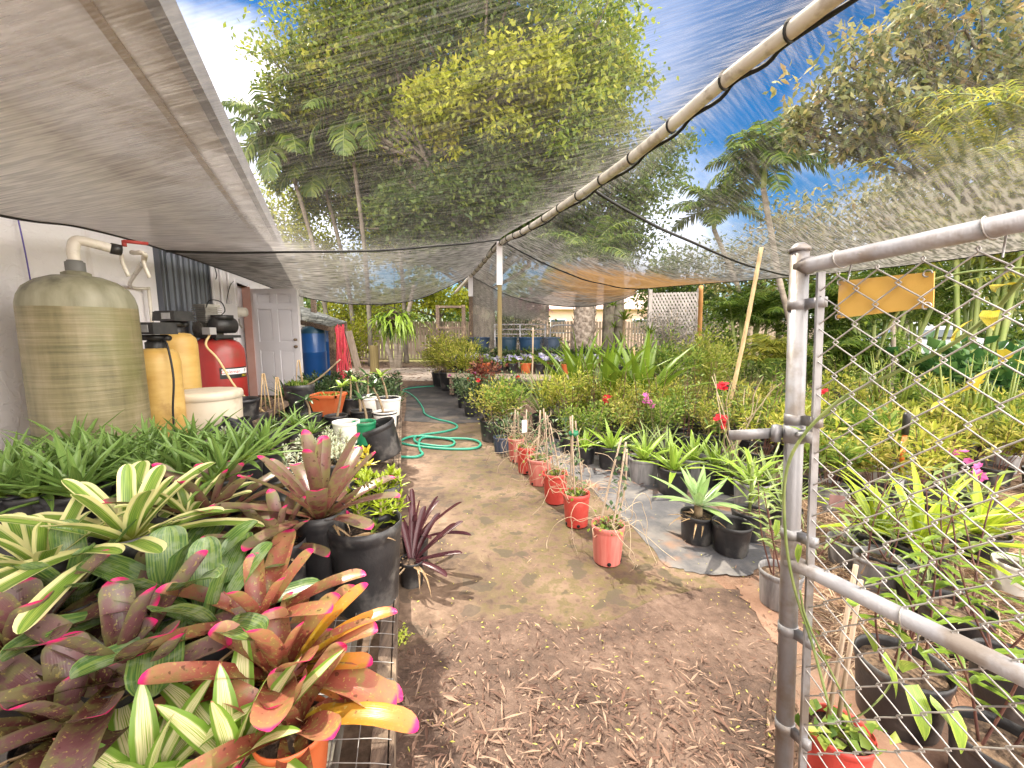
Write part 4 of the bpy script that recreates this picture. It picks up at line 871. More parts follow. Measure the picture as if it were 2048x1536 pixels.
# ---------------------------------------------------------------- foreground bromeliads
brom('bromeliad', 'maroon bromeliad with pink tips and orange sunburnt leaves reaching right over the bench edge', 560, 1335, .96, SM['warm'], 18, .235, .058, 5, extra=[(2, 20, .22, .056, .5), (24, 38, .30, .052, .8), (40, 46, .27, .050, .4), (-12, 8, .17, .05, .6), (196, 22, .19, .062, .7)], rt=.09, inner=.6)
brom('bromeliad', 'pink tipped bromeliad in an orange pot with one long yellow orange leaf', 585, 1440, .86, SM['warm'], 13, .19, .052, 17, pot=ORNP, extra=[(-8, 30, .30, .058, .9), (24, 20, .18, .05, .6)], rt=.082, inner=.6)
brom('bromeliad', 'large dark purple bromeliad with spotted leaves at the left frame edge', 45, 1275, .95, SM['purple'], 17, .26, .072, 8, rt=.1)
brom('bromeliad', 'lowest dark purple bromeliad, glossy broad leaves below the white margined one', 150, 1440, .84, SM['purple'], 16, .25, .066, 12, rt=.1, e_out=.3)
brom('bromeliad', 'dusky bromeliad with long green brown leaves crossing toward the orange pot', 300, 1400, .95, SM['purple'], 17, .29, .048, 23, rt=.09, e_out=.3)
brom('bromeliad', 'tall mauve brown bromeliad with one upright broad leaf beside the big black pot', 640, 1015, 1.52, SM['mauve'], 20, .36, .072, 31, rt=.09, e_in=1.55, e_out=.22, inner=.85, fold=.3, bend=.5)
brom('bromeliad', 'grey green bromeliad with brown leaf backs and pink points behind the variegated one', 425, 1030, 1.5, SM['mauve'], 16, .34, .07, 44, rt=.09, e_out=.35, inner=.7)
brom('bromeliad', 'cream margined green bromeliad, the largest bright variegated rosette', 255, 1055, 1.25, SM['variegated'], 24, .36, .064, 3, rt=.09, e_in=1.3, e_out=.22, fold=.25, bend=.75, inner=.65)
brom('bromeliad', 'second cream margined bromeliad, low and half hidden at the left edge', 80, 1110, 1.15, SM['variegated'], 18, .31, .058, 19, rt=.085, e_out=.15, fold=.25)
brom('bromeliad', 'smooth silvery green bromeliad with broad plain leaves in front of the variegated one', 345, 1195, 1.12, SM['silver'], 14, .27, .078, 27, rt=.09, e_out=.3, fold=.3, wav=.05, inner=.7)
brom('bromeliad', 'yellow and green striped bromeliad with pointed leaves at the bottom of the picture', 470, 1575, .80, SM['striped'], 15, .28, .070, 14, rt=.08, e_in=1.4, e_out=.35, fold=.2, tip='blunt', inner=.75, w0=.7)
brom('bromeliad', 'small striped bromeliad with pointed green edged leaves, in the very corner by the orange pot', 300, 1590, .76, SM['striped'], 12, .25, .066, 15, rt=.07, e_in=1.4, e_out=.5, fold=.2, tip='blunt', inner=.75, w0=.7)
for i, (px, py, Y, mt_, n, L, Wd_, lab) in enumerate((
    (560, 1075, 1.42, 'mauve', 14, .26, .052, 'low mauve bromeliad left of the tall upright one'),
    (375, 1010, 1.42, 'variegated', 12, .22, .042, 'small cream margined bromeliad behind the largest variegated rosette'),
    (150, 1185, 1.12, 'silver', 12, .24, .06, 'plain green bromeliad under the left cream margined one'),
    (420, 1235, 1.05, 'silver', 11, .24, .062, 'plain green bromeliad beside the spotted purple leaves at the bench middle'),
    (250, 1330, .93, 'purple', 14, .26, .06, 'purple bromeliad with curled pink points in the middle of the left group'),
    (520, 1225, 1.08, 'warm', 12, .22, .05, 'pinkish bromeliad behind the orange leaved one'))):
    brom('bromeliad', lab, px, py, Y, SM[mt_], n, L, Wd_, 120 + i, rt=.085, e_out=.35, bend=.6, inner=.7)
# ---------------------------------------------------------------- aloes
ALOES = []
for v in range(4):
    k = thing('aloe_plant', 'x', 'aloe', (0, 0, 0)); zt = add_pot(k, .07, .055, .13, BLK, .92); b = MB()
    rosette(b, (0, 0, zt), 17, .26, .030, 1.35, .25, .5, .5, 'point', 70 + v, .9, .6, .16, .012, n_seg=7)
    rosette(b, (.05, .02, zt), 8, .16, .022, 1.3, .4, .4, .5, 'point', 80 + v, .9, .7, .2, .01, n_seg=7); b.obj('leaf_rosette', SM['aloe'], k); ALOES.append(k)
used = set()
def place(protos, i, loc, rz, s, label, group=None):
    p = protos[i % len(protos)]
    if p.name not in used:
        used.add(p.name); p.location = loc; p.rotation_euler = (0, 0, rz); p.scale = (s, s, s); p['label'] = label
        if group: p['group'] = group
        return p
    return dup(p, loc, rz, label, group, s)
al = 0
tray = MB()
for py, Y, n, x0, x1 in ((912, 2.05, 7, 130, 560), (935, 1.86, 8, 0, 520), (962, 1.68, 8, -30, 480), (1000, 1.48, 5, -40, 180)):
    for i in range(n):
        px = x0 + (x1 - x0) * (i + .5) / n + random.uniform(-14, 14); c = W(px, py + random.uniform(-7, 7), Y + random.uniform(-.05, .05))
        place(ALOES, al, (c[0], c[1], c[2] - .125), random.uniform(0, 6.28), random.uniform(1.0, 1.35), 'spiky green aloe in the crowded clump below the big tank', 'aloes crowded together on the bench'); al += 1
# the raised trays the aloes stand on
for y0, y1, o0, o1, z in ((1.38, 1.58, -.85, -1.6, .545), (1.62, 1.76, -.55, -1.70, .51), (1.80, 1.96, -.35, -1.70, .48), (2.0, 2.14, -.45, -1.55, .475)):
    b = MB(); v = []
    for zz in (BT + .001, z): v += [bp(y0, o0, zz), bp(y1, o0, zz), bp(y1, o1, zz), bp(y0, o1, zz)]
    b.add(v, BOXF[:, ::-1]); b.obj('plant_crate', BLK, None, False, label='black plastic crate hidden under the aloe clump', category='crate', group='crates under the aloes')
for i, (px, py, Y, s, lab) in enumerate(((590, 850, 3.1, .85, 'upright single aloe standing in front of the orange planter'), (622, 868, 2.9, .7, 'small aloe left of the white rimmed pots, beside the pale succulents'), (548, 858, 3.2, .6, 'small dull aloe nearest the black empty pot'))):
    c = W(px, py, Y); place(ALOES, i, (c[0], c[1], c[2] - .12 * s), i * 1.3, s, lab)
# ---------------------------------------------------------------- pale ghost succulents and yellow sedums
def succulent(label, px, py, Y, lmat, n, seed, tall=.12, rl=.032, cat='succulent', group=None, pot=BLK, rt=.07):
    c = W(px, py, Y); k = thing('succulent', label, cat, (c[0], c[1], BT), 0, group); z = add_pot(k, rt, rt * .8, max(.1, c[2] - BT - tall), pot, .92)
    g = np.random.default_rng(seed); sb, lb = MB(), MB()
    for i in range(n):
        a = g.uniform(0, 6.28); q = g.uniform(.1, 1); h = tall * g.uniform(.4, 1.15); p = V3(cos(a) * rt * q * 1.5, sin(a) * rt * q * 1.5, z + h)
        tube(sb, smoothpath([V3(p[0] * .3, p[1] * .3, z), V3(p[0] * .9, p[1] * .9, z + h * .4), p], 6), .0045, 5, False)
        for lv in range(3):
            for j in range(5 + lv): strap(lb, p - V3(0, 0, lv * .014 * rl / .03), j * 2 * pi / (5 + lv) + lv * .7 + g.normal() * .1, 1.1 - lv * .38, rl * (.7 + .2 * lv), rl * .52, .4, 5, -.35, 'point', .75)
    sb.obj('stems', STEM, k); lb.obj('leaf_rosettes', lmat, k); return k
gh = [(432, 862, 2.6), (452, 882, 2.35), (365, 905, 2.15), (505, 868, 2.75), (545, 872, 2.6), (560, 895, 2.3), (598, 872, 2.7), (604, 895, 2.35), (640, 856, 3.0), (658, 862, 2.85), (682, 868, 2.75), (655, 888, 2.5), (690, 880, 2.55), (625, 905, 2.2), (510, 905, 2.15), (430, 900, 2.2)]
for i, (px, py, Y) in enumerate(gh): succulent('pale grey green rosette succulent in a low black pot behind the mauve bromeliad', px, py, Y, SM['pale'], 6, 200 + i, .12, .042, group='pale rosette succulents on the bench')
for i, (px, py, Y, lab) in enumerate(((765, 928, 1.75, 'yellow green sedum spilling over the bench edge, topmost of its kind'), (738, 948, 1.8, 'yellow green sedum left of the one spilling over the bench edge'), (752, 978, 1.66, 'lowest yellow green sedum hanging beside the big black pot'), (718, 940, 1.95, 'bright sedum tucked behind the mauve bromeliad leaves'))):
    succulent(lab, px, py, Y, SM['lime'], 9, 240 + i, .09, .05, 'sedum')
succulent('cream coloured star shaped succulent in front of the tilted black pot', 710, 890, 2.2, SM['yellowing'], 2, 260, .12, .07)
# ---------------------------------------------------------------- loose pots on and around the bench
def potthing(label, px, py, Y, rt, rb, h, mat, fill=.5, tilt=None, zb=None, cat='plant pot', name='plant_pot', soil=SOIL, ribs=0, group=None):
    """py is the middle of the rim"""
    c = W(px, py, Y); k = thing(name, label, cat, (c[0], c[1], c[2] - h if zb is None else zb), 0, group)
    add_pot(k, rt, rb, h, mat, fill, soil, ribs=ribs)
    if tilt: k.rotation_euler = tilt
    return k
k = potthing('large black pot with a small green seedling, standing on the bench edge', 730, 1040, 1.53, .135, .112, .335, BLK, .80, ribs=16)
b = MB(); leafcloud(b, [(.03, .02, .28)] * 7, rdir(7, 1.2), rdir(7, 2), .055, .035); b.obj('seedling', L_GRN, k)
b = MB(); strap(b, (-.05, -.05, .28), -.2, .3, .2, .03, .5, 8, .7, 'point', .6); strap(b, (-.03, -.08, .28), .6, .25, .14, .05, .9, 8, .6, 'point', .6); b.obj('dry_leaves', SM['dry'], k)
potthing('black square sided pot under the yellow sedums', 742, 965, 1.78, .09, .078, .20, BLK, .9)
potthing('big empty black pot tipped towards the path on the bench edge', 768, 845, 3.15, .155, .13, .26, BLK, .3, tilt=(R(6), R(-17), 0), ribs=14)
potthing('empty black pot beside the beige bin', 482, 797, 3.6, .145, .115, .20, BLK, .3)
for i, (px, py, Y) in enumerate(((455, 838, 3.1), (490, 838, 3.2), (470, 850, 2.9), (445, 852, 2.85))): potthing('small black pot lying in the heap below the beige bin', px, py, Y, .075, .06, .09, BLK, .3, tilt=(R(random.uniform(-25, 25)), R(random.uniform(-25, 25)), 0), group='empty black pots heaped by the bin')
b = MB(); c = W(470, 868, 2.9); box(b, (c[0], c[1], .36), (.5, .5, .27)); b.obj('plant_crate', BLK, None, False, label='black plastic crate under the heap of small pots by the bin', category='crate')
b = MB(); c = W(482, 860, 3.62); box(b, (c[0], c[1], .27), (.32, .32, .49)); b.obj('plant_crate', BLK, None, False, label='black crate holding up the empty pot beside the beige bin', category='crate')
# orange square planter
c = W(655, 790, 4.1); k = thing('square_planter', 'orange square tapered planter on the bench', 'planter', (c[0], c[1], c[2] - .2))
b = MB(); z = .2; r1, r0 = .135, .09
v = [(-r0, -r0, 0), (r0, -r0, 0), (r0, r0, 0), (-r0, r0, 0), (-r1, -r1, z), (r1, -r1, z), (r1, r1, z), (-r1, r1, z)]
b.add(v, np.array([[0, 3, 2, 1], [0, 1, 5, 4], [1, 2, 6, 5], [2, 3, 7, 6], [3, 0, 4, 7]]))
for s in ((0, -1), (1, 0), (0, 1), (-1, 0)): box(b, (s[0] * .137, s[1] * .137, z), (.29 if s[1] else .016, .29 if s[0] else .016, .025))
b.obj('planter_body', ORNP, k, False); b = MB(); box(b, (0, 0, .165), (.24, .24, .01)); b.obj('soil', SOIL, k)
b = MB(); leafcloud(b, np.stack([rng.uniform(-.1, .1, 40), rng.uniform(-.1, .1, 40), np.full(40, .18)], -1), rdir(40, 1), rdir(40, 2), .05, .02); b.obj('weeds', L_GRN, k)
potthing('white plastic pot in front of the tipped black pot', 692, 842, 3.0, .095, .08, .16, WHTP, .8); potthing('green plastic pot between the white pot and the tipped black pot', 728, 842, 3.05, .085, .07, .17, GRNP, .85)
potthing('white tub holding a cutting, back of the bench edge', 776, 795, 3.95, .12, .10, .17, WHTP, .85); potthing('short white tub in front of the taller white tub', 770, 822, 3.6, .10, .09, .14, WHTP, .85); potthing('pale bucket among the dark pots behind the plumeria cuttings', 738, 795, 4.3, .09, .08, .15, WHTP, .85)
# cuttings: bare stems with a tuft of leaves on top
def cutting(label, px, py, Y, tx, ty, seed, rt=.1, h=.17, mat='bright', pot=BLK, nl=7, group=None, L=.15):
    c = W(px, py, Y); k = thing('potted_cutting', label, 'cutting', (c[0], c[1], c[2] - h), 0, group); z = add_pot(k, rt, rt * .8, h, pot, .82, CHIP)
    tp = W(tx, ty, Y) - V3(c[0], c[1], c[2] - h); b = MB(); tube(b, smoothpath([V3(tp[0] * .1, 0, z), V3(tp[0] * .5, .02, (z + tp[2]) / 2), tp], 8), np.linspace(.012, .008, 8), 7); b.obj('stem', STEM, k)
    b = MB(); g = np.random.default_rng(seed)
    for i in range(nl): strap(b, tp, i * 2.4 + g.normal() * .2, g.uniform(.1, .9), L * g.uniform(.7, 1.15), .05 * L / .15, g.uniform(.3, 1), 8, .25, 'point', .4, wav=.05)
    b.obj('leaves', SM[mat], k)
for i, (px, py, Y, tx, ty, mt_, lab) in enumerate(((672, 830, 3.7, 683, 775, 'bright', 'plumeria cutting with broad green leaves, in front of the orange planter'), (722, 820, 3.9, 712, 764, 'bright', 'plumeria cutting leaning left in a black pot at the bench centre'), (770, 822, 3.6, 746, 775, 'dark', 'plumeria cutting rising from the white tub'), (735, 845, 3.3, 724, 800, 'dark', 'thin low cutting behind the green pot'), (776, 795, 3.95, 762, 752, 'bright', 'green leaved cutting in the back white tub'), (700, 795, 4.4, 700, 752, 'dark', 'bare stemmed cutting right of the orange planter'), (735, 790, 4.6, 735, 752, 'dark', 'bare stemmed cutting behind the pale bucket'), (620, 828, 3.6, 612, 800, 'dark', 'weedy cutting left of the front black pot'))): cutting(lab, px, py, Y, tx, ty, 300 + i, mat=mt_)
k = potthing('large black pot of grassy weeds with short canes in front of the door', 598, 768, 4.5, .155, .125, .36, BLK, .93)
b = MB(); leafcloud(b, np.stack([rng.uniform(-.1, .1, 160), rng.uniform(-.1, .1, 160), np.full(160, .34)], -1), rdir(160, 1.5), rdir(160, 1), .07, .012); b.obj('weeds', L_GRN, k)
for q in ((-.05, .02), (.02, .03), (.06, -.02)): b = MB(); tube(b, [(q[0], q[1], .3), (q[0] * .2 + .01, 0, .62)], .005, 5); b.obj('cane', BAMB, k)
b = MB(); tube(b, smoothpath([(.05, 0, .33), (.2, .05, .42), (.42, .1, .62)], 8), .01, 6); b.obj('bare_stem', STEM, k)
c = W(575, 775, 5.0); k = thing('potted_palm', 'dark leafy pot plant standing before the open door', 'potted plant', (c[0], c[1], BT)); z = add_pot(k, .13, .1, .2, BLK)
b = MB(); rosette(b, (0, 0, z), 26, .42, .055, 1.3, .1, 1.0, .2, 'point', 330, .4, .8, .2); b.obj('leaf_rosette', SM['dark'], k)
for i, (px, py) in enumerate(((533, 835), (560, 842))):
    c = W(px, py, 4.0); k = thing('cane_tripod_pot', ('low black pot with three bare canes beside the door frame', 'low black pot with crossed canes nearer the bench')[i], 'potted plant', (c[0], c[1], max(.02, c[2] - .12))); z = add_pot(k, .12, .1, .12, BLK)
    for a in (0, 2.1, 4.2): b = MB(); tube(b, [(.06 * cos(a), .06 * sin(a), z), (.01 * cos(a), .01 * sin(a), .55)], .006, 5); b.obj('cane', BAMB, k)
for i, (a_, c_) in enumerate((((545, 805, 4.2), (600, 790, 4.9)), ((500, 850, 3.5), (575, 805, 4.4)))):
    b = MB(); beam(b, W(*a_), W(*c_), .05, .05); b.obj('timber_offcut', WOODD, None, False, label=('weathered timber lying before the door threshold', 'longer weathered timber running along the bench back')[i], category='timber')
# dark low plants at the bench back
DK = []
for v in range(2):
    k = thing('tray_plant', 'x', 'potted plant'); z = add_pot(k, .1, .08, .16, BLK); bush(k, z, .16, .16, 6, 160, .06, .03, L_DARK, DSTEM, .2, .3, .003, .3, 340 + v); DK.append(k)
for i in range(30):
    Y = 4.5 + 2.4 * ((i // 5) / 5.0); off = -.14 - 1.3 * ((i % 5) / 4.4) + random.uniform(-.05, .05); p = bp(Y, off, BT)
    place(DK, i, p, random.uniform(0, 6), random.uniform(.9, 1.2), 'low dark leaved plant in a black pot at the shaded bench back', 'dark low pots at the back of the bench')
# ---------------------------------------------------------------- right of the bench on the path
g_ = G(825, 1168); k = thing('bromeliad', 'straggly purple bromeliad in a small black pot on the path beside the bench', 'bromeliad', (g_[0], g_[1], .004)); z = add_pot(k, .062, .05, .13, BLK, .9)
b = MB()
for az, e0, L, bd_ in ((20, 40, .26, .1), (-5, 15, .24, .1), (50, 55, .25, .3), (75, 65, .26, .3), (-30, 5, .2, .4), (100, 60, .28, .4), (130, 70, .22, .4), (35, 30, .3, .2)): strap(b, (.02 * cos(R(az)), .02 * sin(R(az)), z), R(az), R(e0), L, .035, bd_, 8, .7, 'round', .6)
b.obj('leaf_rosette', SM['maroon'], k); dryleaves(k, .1, z, 9, 5)
g_ = bp(2.15, .10, .004); k = thing('bromeliad', 'dark maroon bromeliad clump behind the straggly one, against the bench edge', 'bromeliad', tuple(g_)); z = add_pot(k, .07, .06, .14, BLK, .9)
b = MB(); rosette(b, (0, 0, z), 14, .28, .03, 1.4, .5, .5, .7, 'round', 350, .6, .8); b.obj('leaf_rosette', SM['maroon'], k)
g_ = G(803, 1285); b = MB(); leafcloud(b, np.stack([g_[0] + rng.normal(0, .012, 60), g_[1] + rng.normal(0, .03, 60), rng.uniform(.01, .05, 60)], -1), rdir(60, .8), rdir(60, 2), .016, .013); b.obj('path_weed', L_SEDUM, None, label='tiny bright green weed growing against the bench foot', category='weed')
# ---------------------------------------------------------------- row of red pots along the path
reds = [(1214, 1130, 68, 74, REDF, 'pale faded red pot with leaning canes and dry vines, nearest of the red row'), (1153, 1057, 56, 62, REDP, 'bright red pot with a tall cane bundle just behind the pale faded one'), (1111, 1011, 52, 56, REDP, 'red pot draped in bare vines, between the cane bundle pot and the wide one'), (1079, 974, 50, 50, REDF, 'widest looking mid row red pot with green sprigs under the spiky canes'), (1053, 952, 40, 48, REDP, 'narrow red pot with a white plant tag in the far half of the row'), (1033, 929, 34, 44, REDF, 'red pot at the far end of the row next to the blue black pot')]
for i, (px, py, w_, hp_, mt_, lab) in enumerate(reds):
    g_ = G(px, py - 6); sc_ = g_[1] / F; rt = w_ / 2 * sc_; h = hp_ * sc_ * 1.12
    k = thing('red_pot', lab, 'plant pot', (g_[0], g_[1], .011), random.uniform(-3, 3) if i else .1, 'red pots in a row along the path'); k.rotation_euler[0] = R((0, 2, -2, 3, -2, 2)[i]); z = add_pot(k, rt, rt * .82, h, mt_, .84, SOIL, holes=3)
    g = np.random.default_rng(400 + i); n = 70
    b = MB(); C = np.stack([g.normal(0, rt * .45, n), g.normal(0, rt * .45, n), z + g.uniform(0, .05, n)], -1); leafcloud(b, C, unit(g.normal(size=(n, 3)) + V3(0, 0, .3)), rdir(n, 2), .028, .024, .15, g.random(n)); b.obj('creeper_leaves', L_GRN, k)
    tops = [(.10, .06, .62), (.06, .02, .70), (.0, .05, .62), (.02, .02, .60), (0, 0, .52), (0, 0, .5)][i]
    for q in range(3):
        a = q * 2.1 + .5; p0 = V3(rt * .6 * cos(a), rt * .6 * sin(a), z - .03); p1 = V3(*tops) + V3(.018 * cos(a), .018 * sin(a), g.uniform(-.05, .05)); b = MB(); tube(b, smoothpath([p0, (p0 + p1) / 2 + V3(g.normal() * .01, 0, 0), p1], 6), .0055, 6); b.obj('cane', BAMW, k)
    b = MB()
    for q in range(16):
        a = g.uniform(0, 6.28); P_ = [V3(g.normal(0, rt * .3), g.normal(0, rt * .3), z)]; d = V3(cos(a) * .4, sin(a) * .4, 1)
        for s in range(7): d = unit(d + g.normal(size=3) * .55 - V3(0, 0, .12 * s)); P_.append(P_[-1] + d * .075)
        P_ = np.array(P_); P_[:, 2] = np.maximum(P_[:, 2], .01); tube(b, smoothpath(P_, 22), .0016, 4, False)
    b.obj('dry_vines', DRYV, k)
    n = 46; tt = g.random(n)[:, None] ** .7; C = V3(0, 0, z) * (1 - tt) + V3(*tops) * tt + g.normal(size=(n, 3)) * V3(.035, .035, .02)
    b = MB(); leafcloud(b, C, rdir(n, -.1), rdir(n, 1.5), .038, .024, .2, g.random(n)); b.obj('vine_leaves', L_ROSE, k)
    if i == 4: b = MB(); box(b, (-.03, -.05, .42), (.05, .002, .11), rz=.3); b.obj('plant_tag', WHTP, k, False)
    if i == 1: b = MB(); tube(b, [(.05, .02, .60), (.055, .02, .62)], .03, 10); b.obj('tie', GRNP, k)
# ---------------------------------------------------------------- potted shrubs right of the path: prototypes
def proto(name, cat, pot, fn):
    k = thing(name, 'x', cat); z = add_pot(k, *pot); fn(k, z); return k
PP = {}
PP['fine'] = [proto('potted_shrub', 'shrub', (.15, .12, .26, BLK), lambda k, z, s=s: bush(k, z, .62, .36, 16, 1500, .062, .017, L_POD, STEM, .25, .25, .005, .22, 500 + s)) for s in range(3)]
PP['lime'] = [proto('potted_shrub', 'shrub', (.14, .11, .24, BLK), lambda k, z, s=s: bush(k, z, .80, .36, 16, 2000, .050, .022, L_LIME if s else L_GRN, GSTEM, .2, .3, .005, .24, 510 + s)) for s in range(2)]
def rosefn(s):
    def f(k, z):
        C = bush(k, z, .5, .30, 9, 620, .042, .028, L_ROSE, GSTEM, .2, .2, .005, .26, 520 + s); flowers(k, C, 2 + s // 2, .042, L_REDF if s != 2 else L_PINKF, 8, s)
    return f
PP['rose'] = [proto('potted_rose', 'rose bush', (.13, .11, .22, BLK), rosefn(s)) for s in range(3)]
PP['small'] = [proto('potted_shrub', 'shrub', (.12, .10, .2, BLK), lambda k, z, s=s: bush(k, z, .42, .27, 12, 1000, .036, .019, L_GRN if s else L_NARR, STEM, .15, .3, .004, .26, 530 + s)) for s in range(3)]
PP['narrow'] = [proto('narrow_leaf_plant', 'potted plant', (.11, .09, .16, GRYP if s == 1 else BLK), lambda k, z, s=s: bush(k, z, .36 + .05 * s, .24, 11, 400, .11 - .012 * s, .024, (L_NARR, L_GRN, L_NARR, L_POD)[s], DSTEM, .45, .15, .003, .2, 540 + s, whorl=8)) for s in range(4)]
def strapplant(mat, n, L, Wd_, e_in=1.4, e_out=.35, bend=.9, tip='point', fold=.25, w0=.6, seed=0, inner=.6):
    def f(k, z): b = MB(); rosette(b, (0, 0, z), n, L, Wd_, e_in, e_out, bend, fold, tip, seed, w0, inner, .14); b.obj('leaf_rosette', SM[mat], k)
    return f
PP['brom'] = [proto('potted_bromeliad', 'bromeliad', (.10, .085, .17, GRYP if s else BLK), strapplant('bright', 15, .30, .042, 1.4, .3, .6, 'point', .3, .8, 550 + s)) for s in range(2)]
PP['grass'] = [proto('strap_leaf_plant', 'potted plant', (.11, .09, .17, BLK), strapplant('grassy', 22, .48, .022, 1.5, .7, 1.2, 'point', .3, .7, 560 + s)) for s in range(2)]
PP['red'] = [proto('potted_shrub', 'shrub', (.13, .10, .22, BLK), lambda k, z: bush(k, z, .55, .28, 9, 620, .075, .035, L_RED, DSTEM, .2, .2, .005, .25, 570))]
n_in = {}
def put(kind, px, py, label, s=1.0, group=None, z=.004, dz=0):
    i = n_in.get(kind, 0); n_in[kind] = i + 1; p = G(px, py, z); return place(PP[kind], i, (p[0], p[1], z + dz), random.uniform(0, 6.28), s * (1.22 if kind in ('fine', 'lime', 'brom', 'small') else 1.0), label, group)
def putW(kind, px, Y, label, s=1.0, group=None, z=.004):
    p = W(px, 700, Y); i = n_in.get(kind, 0); n_in[kind] = i + 1; return place(PP[kind], i, (p[0], p[1], z), random.uniform(0, 6.28), s, label, group)
# path side shrubs beyond the red row
put('fine', 900, 780, 'fine leaved pale green shrub in a black pot, tallest clump left of the shade post', 1.25)
put('fine', 925, 792, 'fine leaved shrub just right of the tallest clump beside the path', 1.1)
put('fine', 880, 772, 'fine leaved shrub in a black pot farthest up the path edge', 1.0)
put('fine', 945, 775, 'fine leaved pale shrub behind the roses, left of the shade post', 1.1)
put('fine', 912, 760, 'pale feathery shrub behind the tallest clump by the path', 1.2)
put('rose', 945, 832, 'rose bush with a low red bloom at the path edge before the shade post', 1.0); put('rose', 985, 838, 'rose bush in a black pot right beside the shade post', .9); put('rose', 930, 815, 'dark leaved rose bush at the path edge behind the red bloom', .95)
put('rose', 1020, 822, 'rose bush behind and right of the shade post', 1.0); put('red', 968, 815, 'red leaved shrub against the shade post', 1.1)
put('small', 985, 880, 'small leafy shrub in a black pot at the head of the red row', 1.0); put('small', 1022, 880, 'bushy dark green shrub behind the far end of the red row', 1.05)
g_ = G(1003, 905); k = thing('blue_black_pot', 'faded blue black pot with a trailing sprig beside the far red pots', 'plant pot', (g_[0], g_[1], .009)); z = add_pot(k, .085, .07, .16, BLUEP); bush(k, z, .28, .16, 7, 140, .04, .025, L_ROSE, GSTEM, .2, .2, .003, .3, 580)
g_ = G(1085, 868); k = thing('potted_lemongrass', 'tall arching grass clump in a pot behind the red row', 'grass clump', (g_[0], g_[1], .004)); z = add_pot(k, .13, .11, .24, BLK); b = MB(); rosette(b, (0, 0, z), 46, .85, .026, 1.5, .85, 1.3, .3, 'point', 590, .7, .8, .12); b.obj('leaf_blades', SM['grassy'], k)
g_ = G(1106, 862); k = thing('grey_pot', 'large pale grey pot with yellowing strap leaves behind the grass clump', 'plant pot', (g_[0], g_[1], .004)); z = add_pot(k, .16, .13, .34, GRYP); b = MB(); rosette(b, (0, 0, z), 8, .55, .06, 1.4, .7, 1.1, .25, 'point', 591, .6, .8); b.obj('leaf_rosette', SM['yellowing'], k)
for i, (px, Y, s, lab) in enumerate(((1155, 5.5, 1.0, 'giant strap leaved crinum lily, leftmost of the three by the bench end'), (1215, 5.3, 1.05, 'giant crinum lily with a purplish heart, middle of the three'), (1285, 5.25, 1.08, 'giant crinum lily with upright paddle leaves, rightmost of the three'))):
    p = W(px, 700, Y); k = thing('crinum_lily', lab, 'crinum lily', (p[0], p[1], .004), 0, 'giant crinum lilies'); z = add_pot(k, .18, .15, .28, BLK); b = MB(); rosette(b, (0, 0, z), 17, 1.12 * s, .165, 1.5, .75, .65, .3, 'point', 600 + i, .55, .85, .12); b.obj('leaf_rosette', SM['crinum'], k)
for px, py, s, lab in ((1160, 862, .72, 'fine yellow green shrub between the grass clump and the crinum lilies'), (1205, 868, .72, 'fine yellow green shrub in front of the middle crinum lily'), (1245, 875, .72, 'fine yellow green shrub below the rightmost crinum lily'), (1130, 875, .85, 'low fine leaved shrub right of the grey pot'), (1290, 872, .68, 'fine leaved shrub with pale tips left of the leaning pole'), (1330, 860, .72, 'fine leaved shrub under the lime green bush')): put('fine', px, py, lab, s)
put('lime', 1340, 838, 'lime green bush with airy top left of the leaning pole', 1.05); put('lime', 1395, 830, 'tall bright green bush just left of the leaning pole', 1.1); put('lime', 1300, 815, 'bright green bush behind the fine leaved shrubs', .95); put('lime', 1430, 815, 'green bush directly behind the leaning pole', .9)
for px, py, s, lab in ((1190, 905, .8, 'small leafy shrub behind the cane bundle pots'), (1250, 900, .85, 'small leafy shrub under the fine yellow green ones'), (1310, 905, .85, 'small shrub behind the pale rosette pots'), (1365, 890, .9, 'small shrub left of the pole foot'), (1420, 905, .85, 'small shrub right beside the pole foot'), (1465, 890, .9, 'small shrub right of the leaning pole'), (1500, 915, .8, 'small shrub between the pole and the gate post'), (1390, 865, .9, 'leafy shrub behind the pole foot'), (1535, 900, .85, 'small shrub left of the gate latch'), (1140, 905, .7, 'low shrub behind the wide red pot')): put('small', px, py, lab, s)
for px, py, s, lab in ((1222, 935, 1.0, 'bright green rosette plant right of the cane bundle'), (1286, 962, 1.0, 'lime rosette bromeliad in a pale grey pot left of the agave'), (1345, 985, 1.0, 'strappy green plant in a black pot just behind the agave at left'), (1385, 960, .95, 'green rosette plant behind the agave'), (1425, 970, .9, 'green rosette right behind the agave'), (1500, 1015, .95, 'green rosette plant behind the empty black pot'), (1170, 925, .8, 'small green rosette behind the tall cane bundle')): put('brom', px, py, lab, s)
for px, py, s, lab in ((1330, 945, .9, 'grassy strap leaved plant between the lime rosette and the agave'), (1460, 985, .9, 'grassy strap leaved plant right of the agave'), (1530, 1010, .95, 'grassy strap leaved plant left of the gate post'), (1565, 1060, .9, 'grassy strap leaved plant at the gate post'), (1290, 930, .9, 'grassy strap leaved plant at the back of the lime rosette')): put('grass', px, py, lab, s)
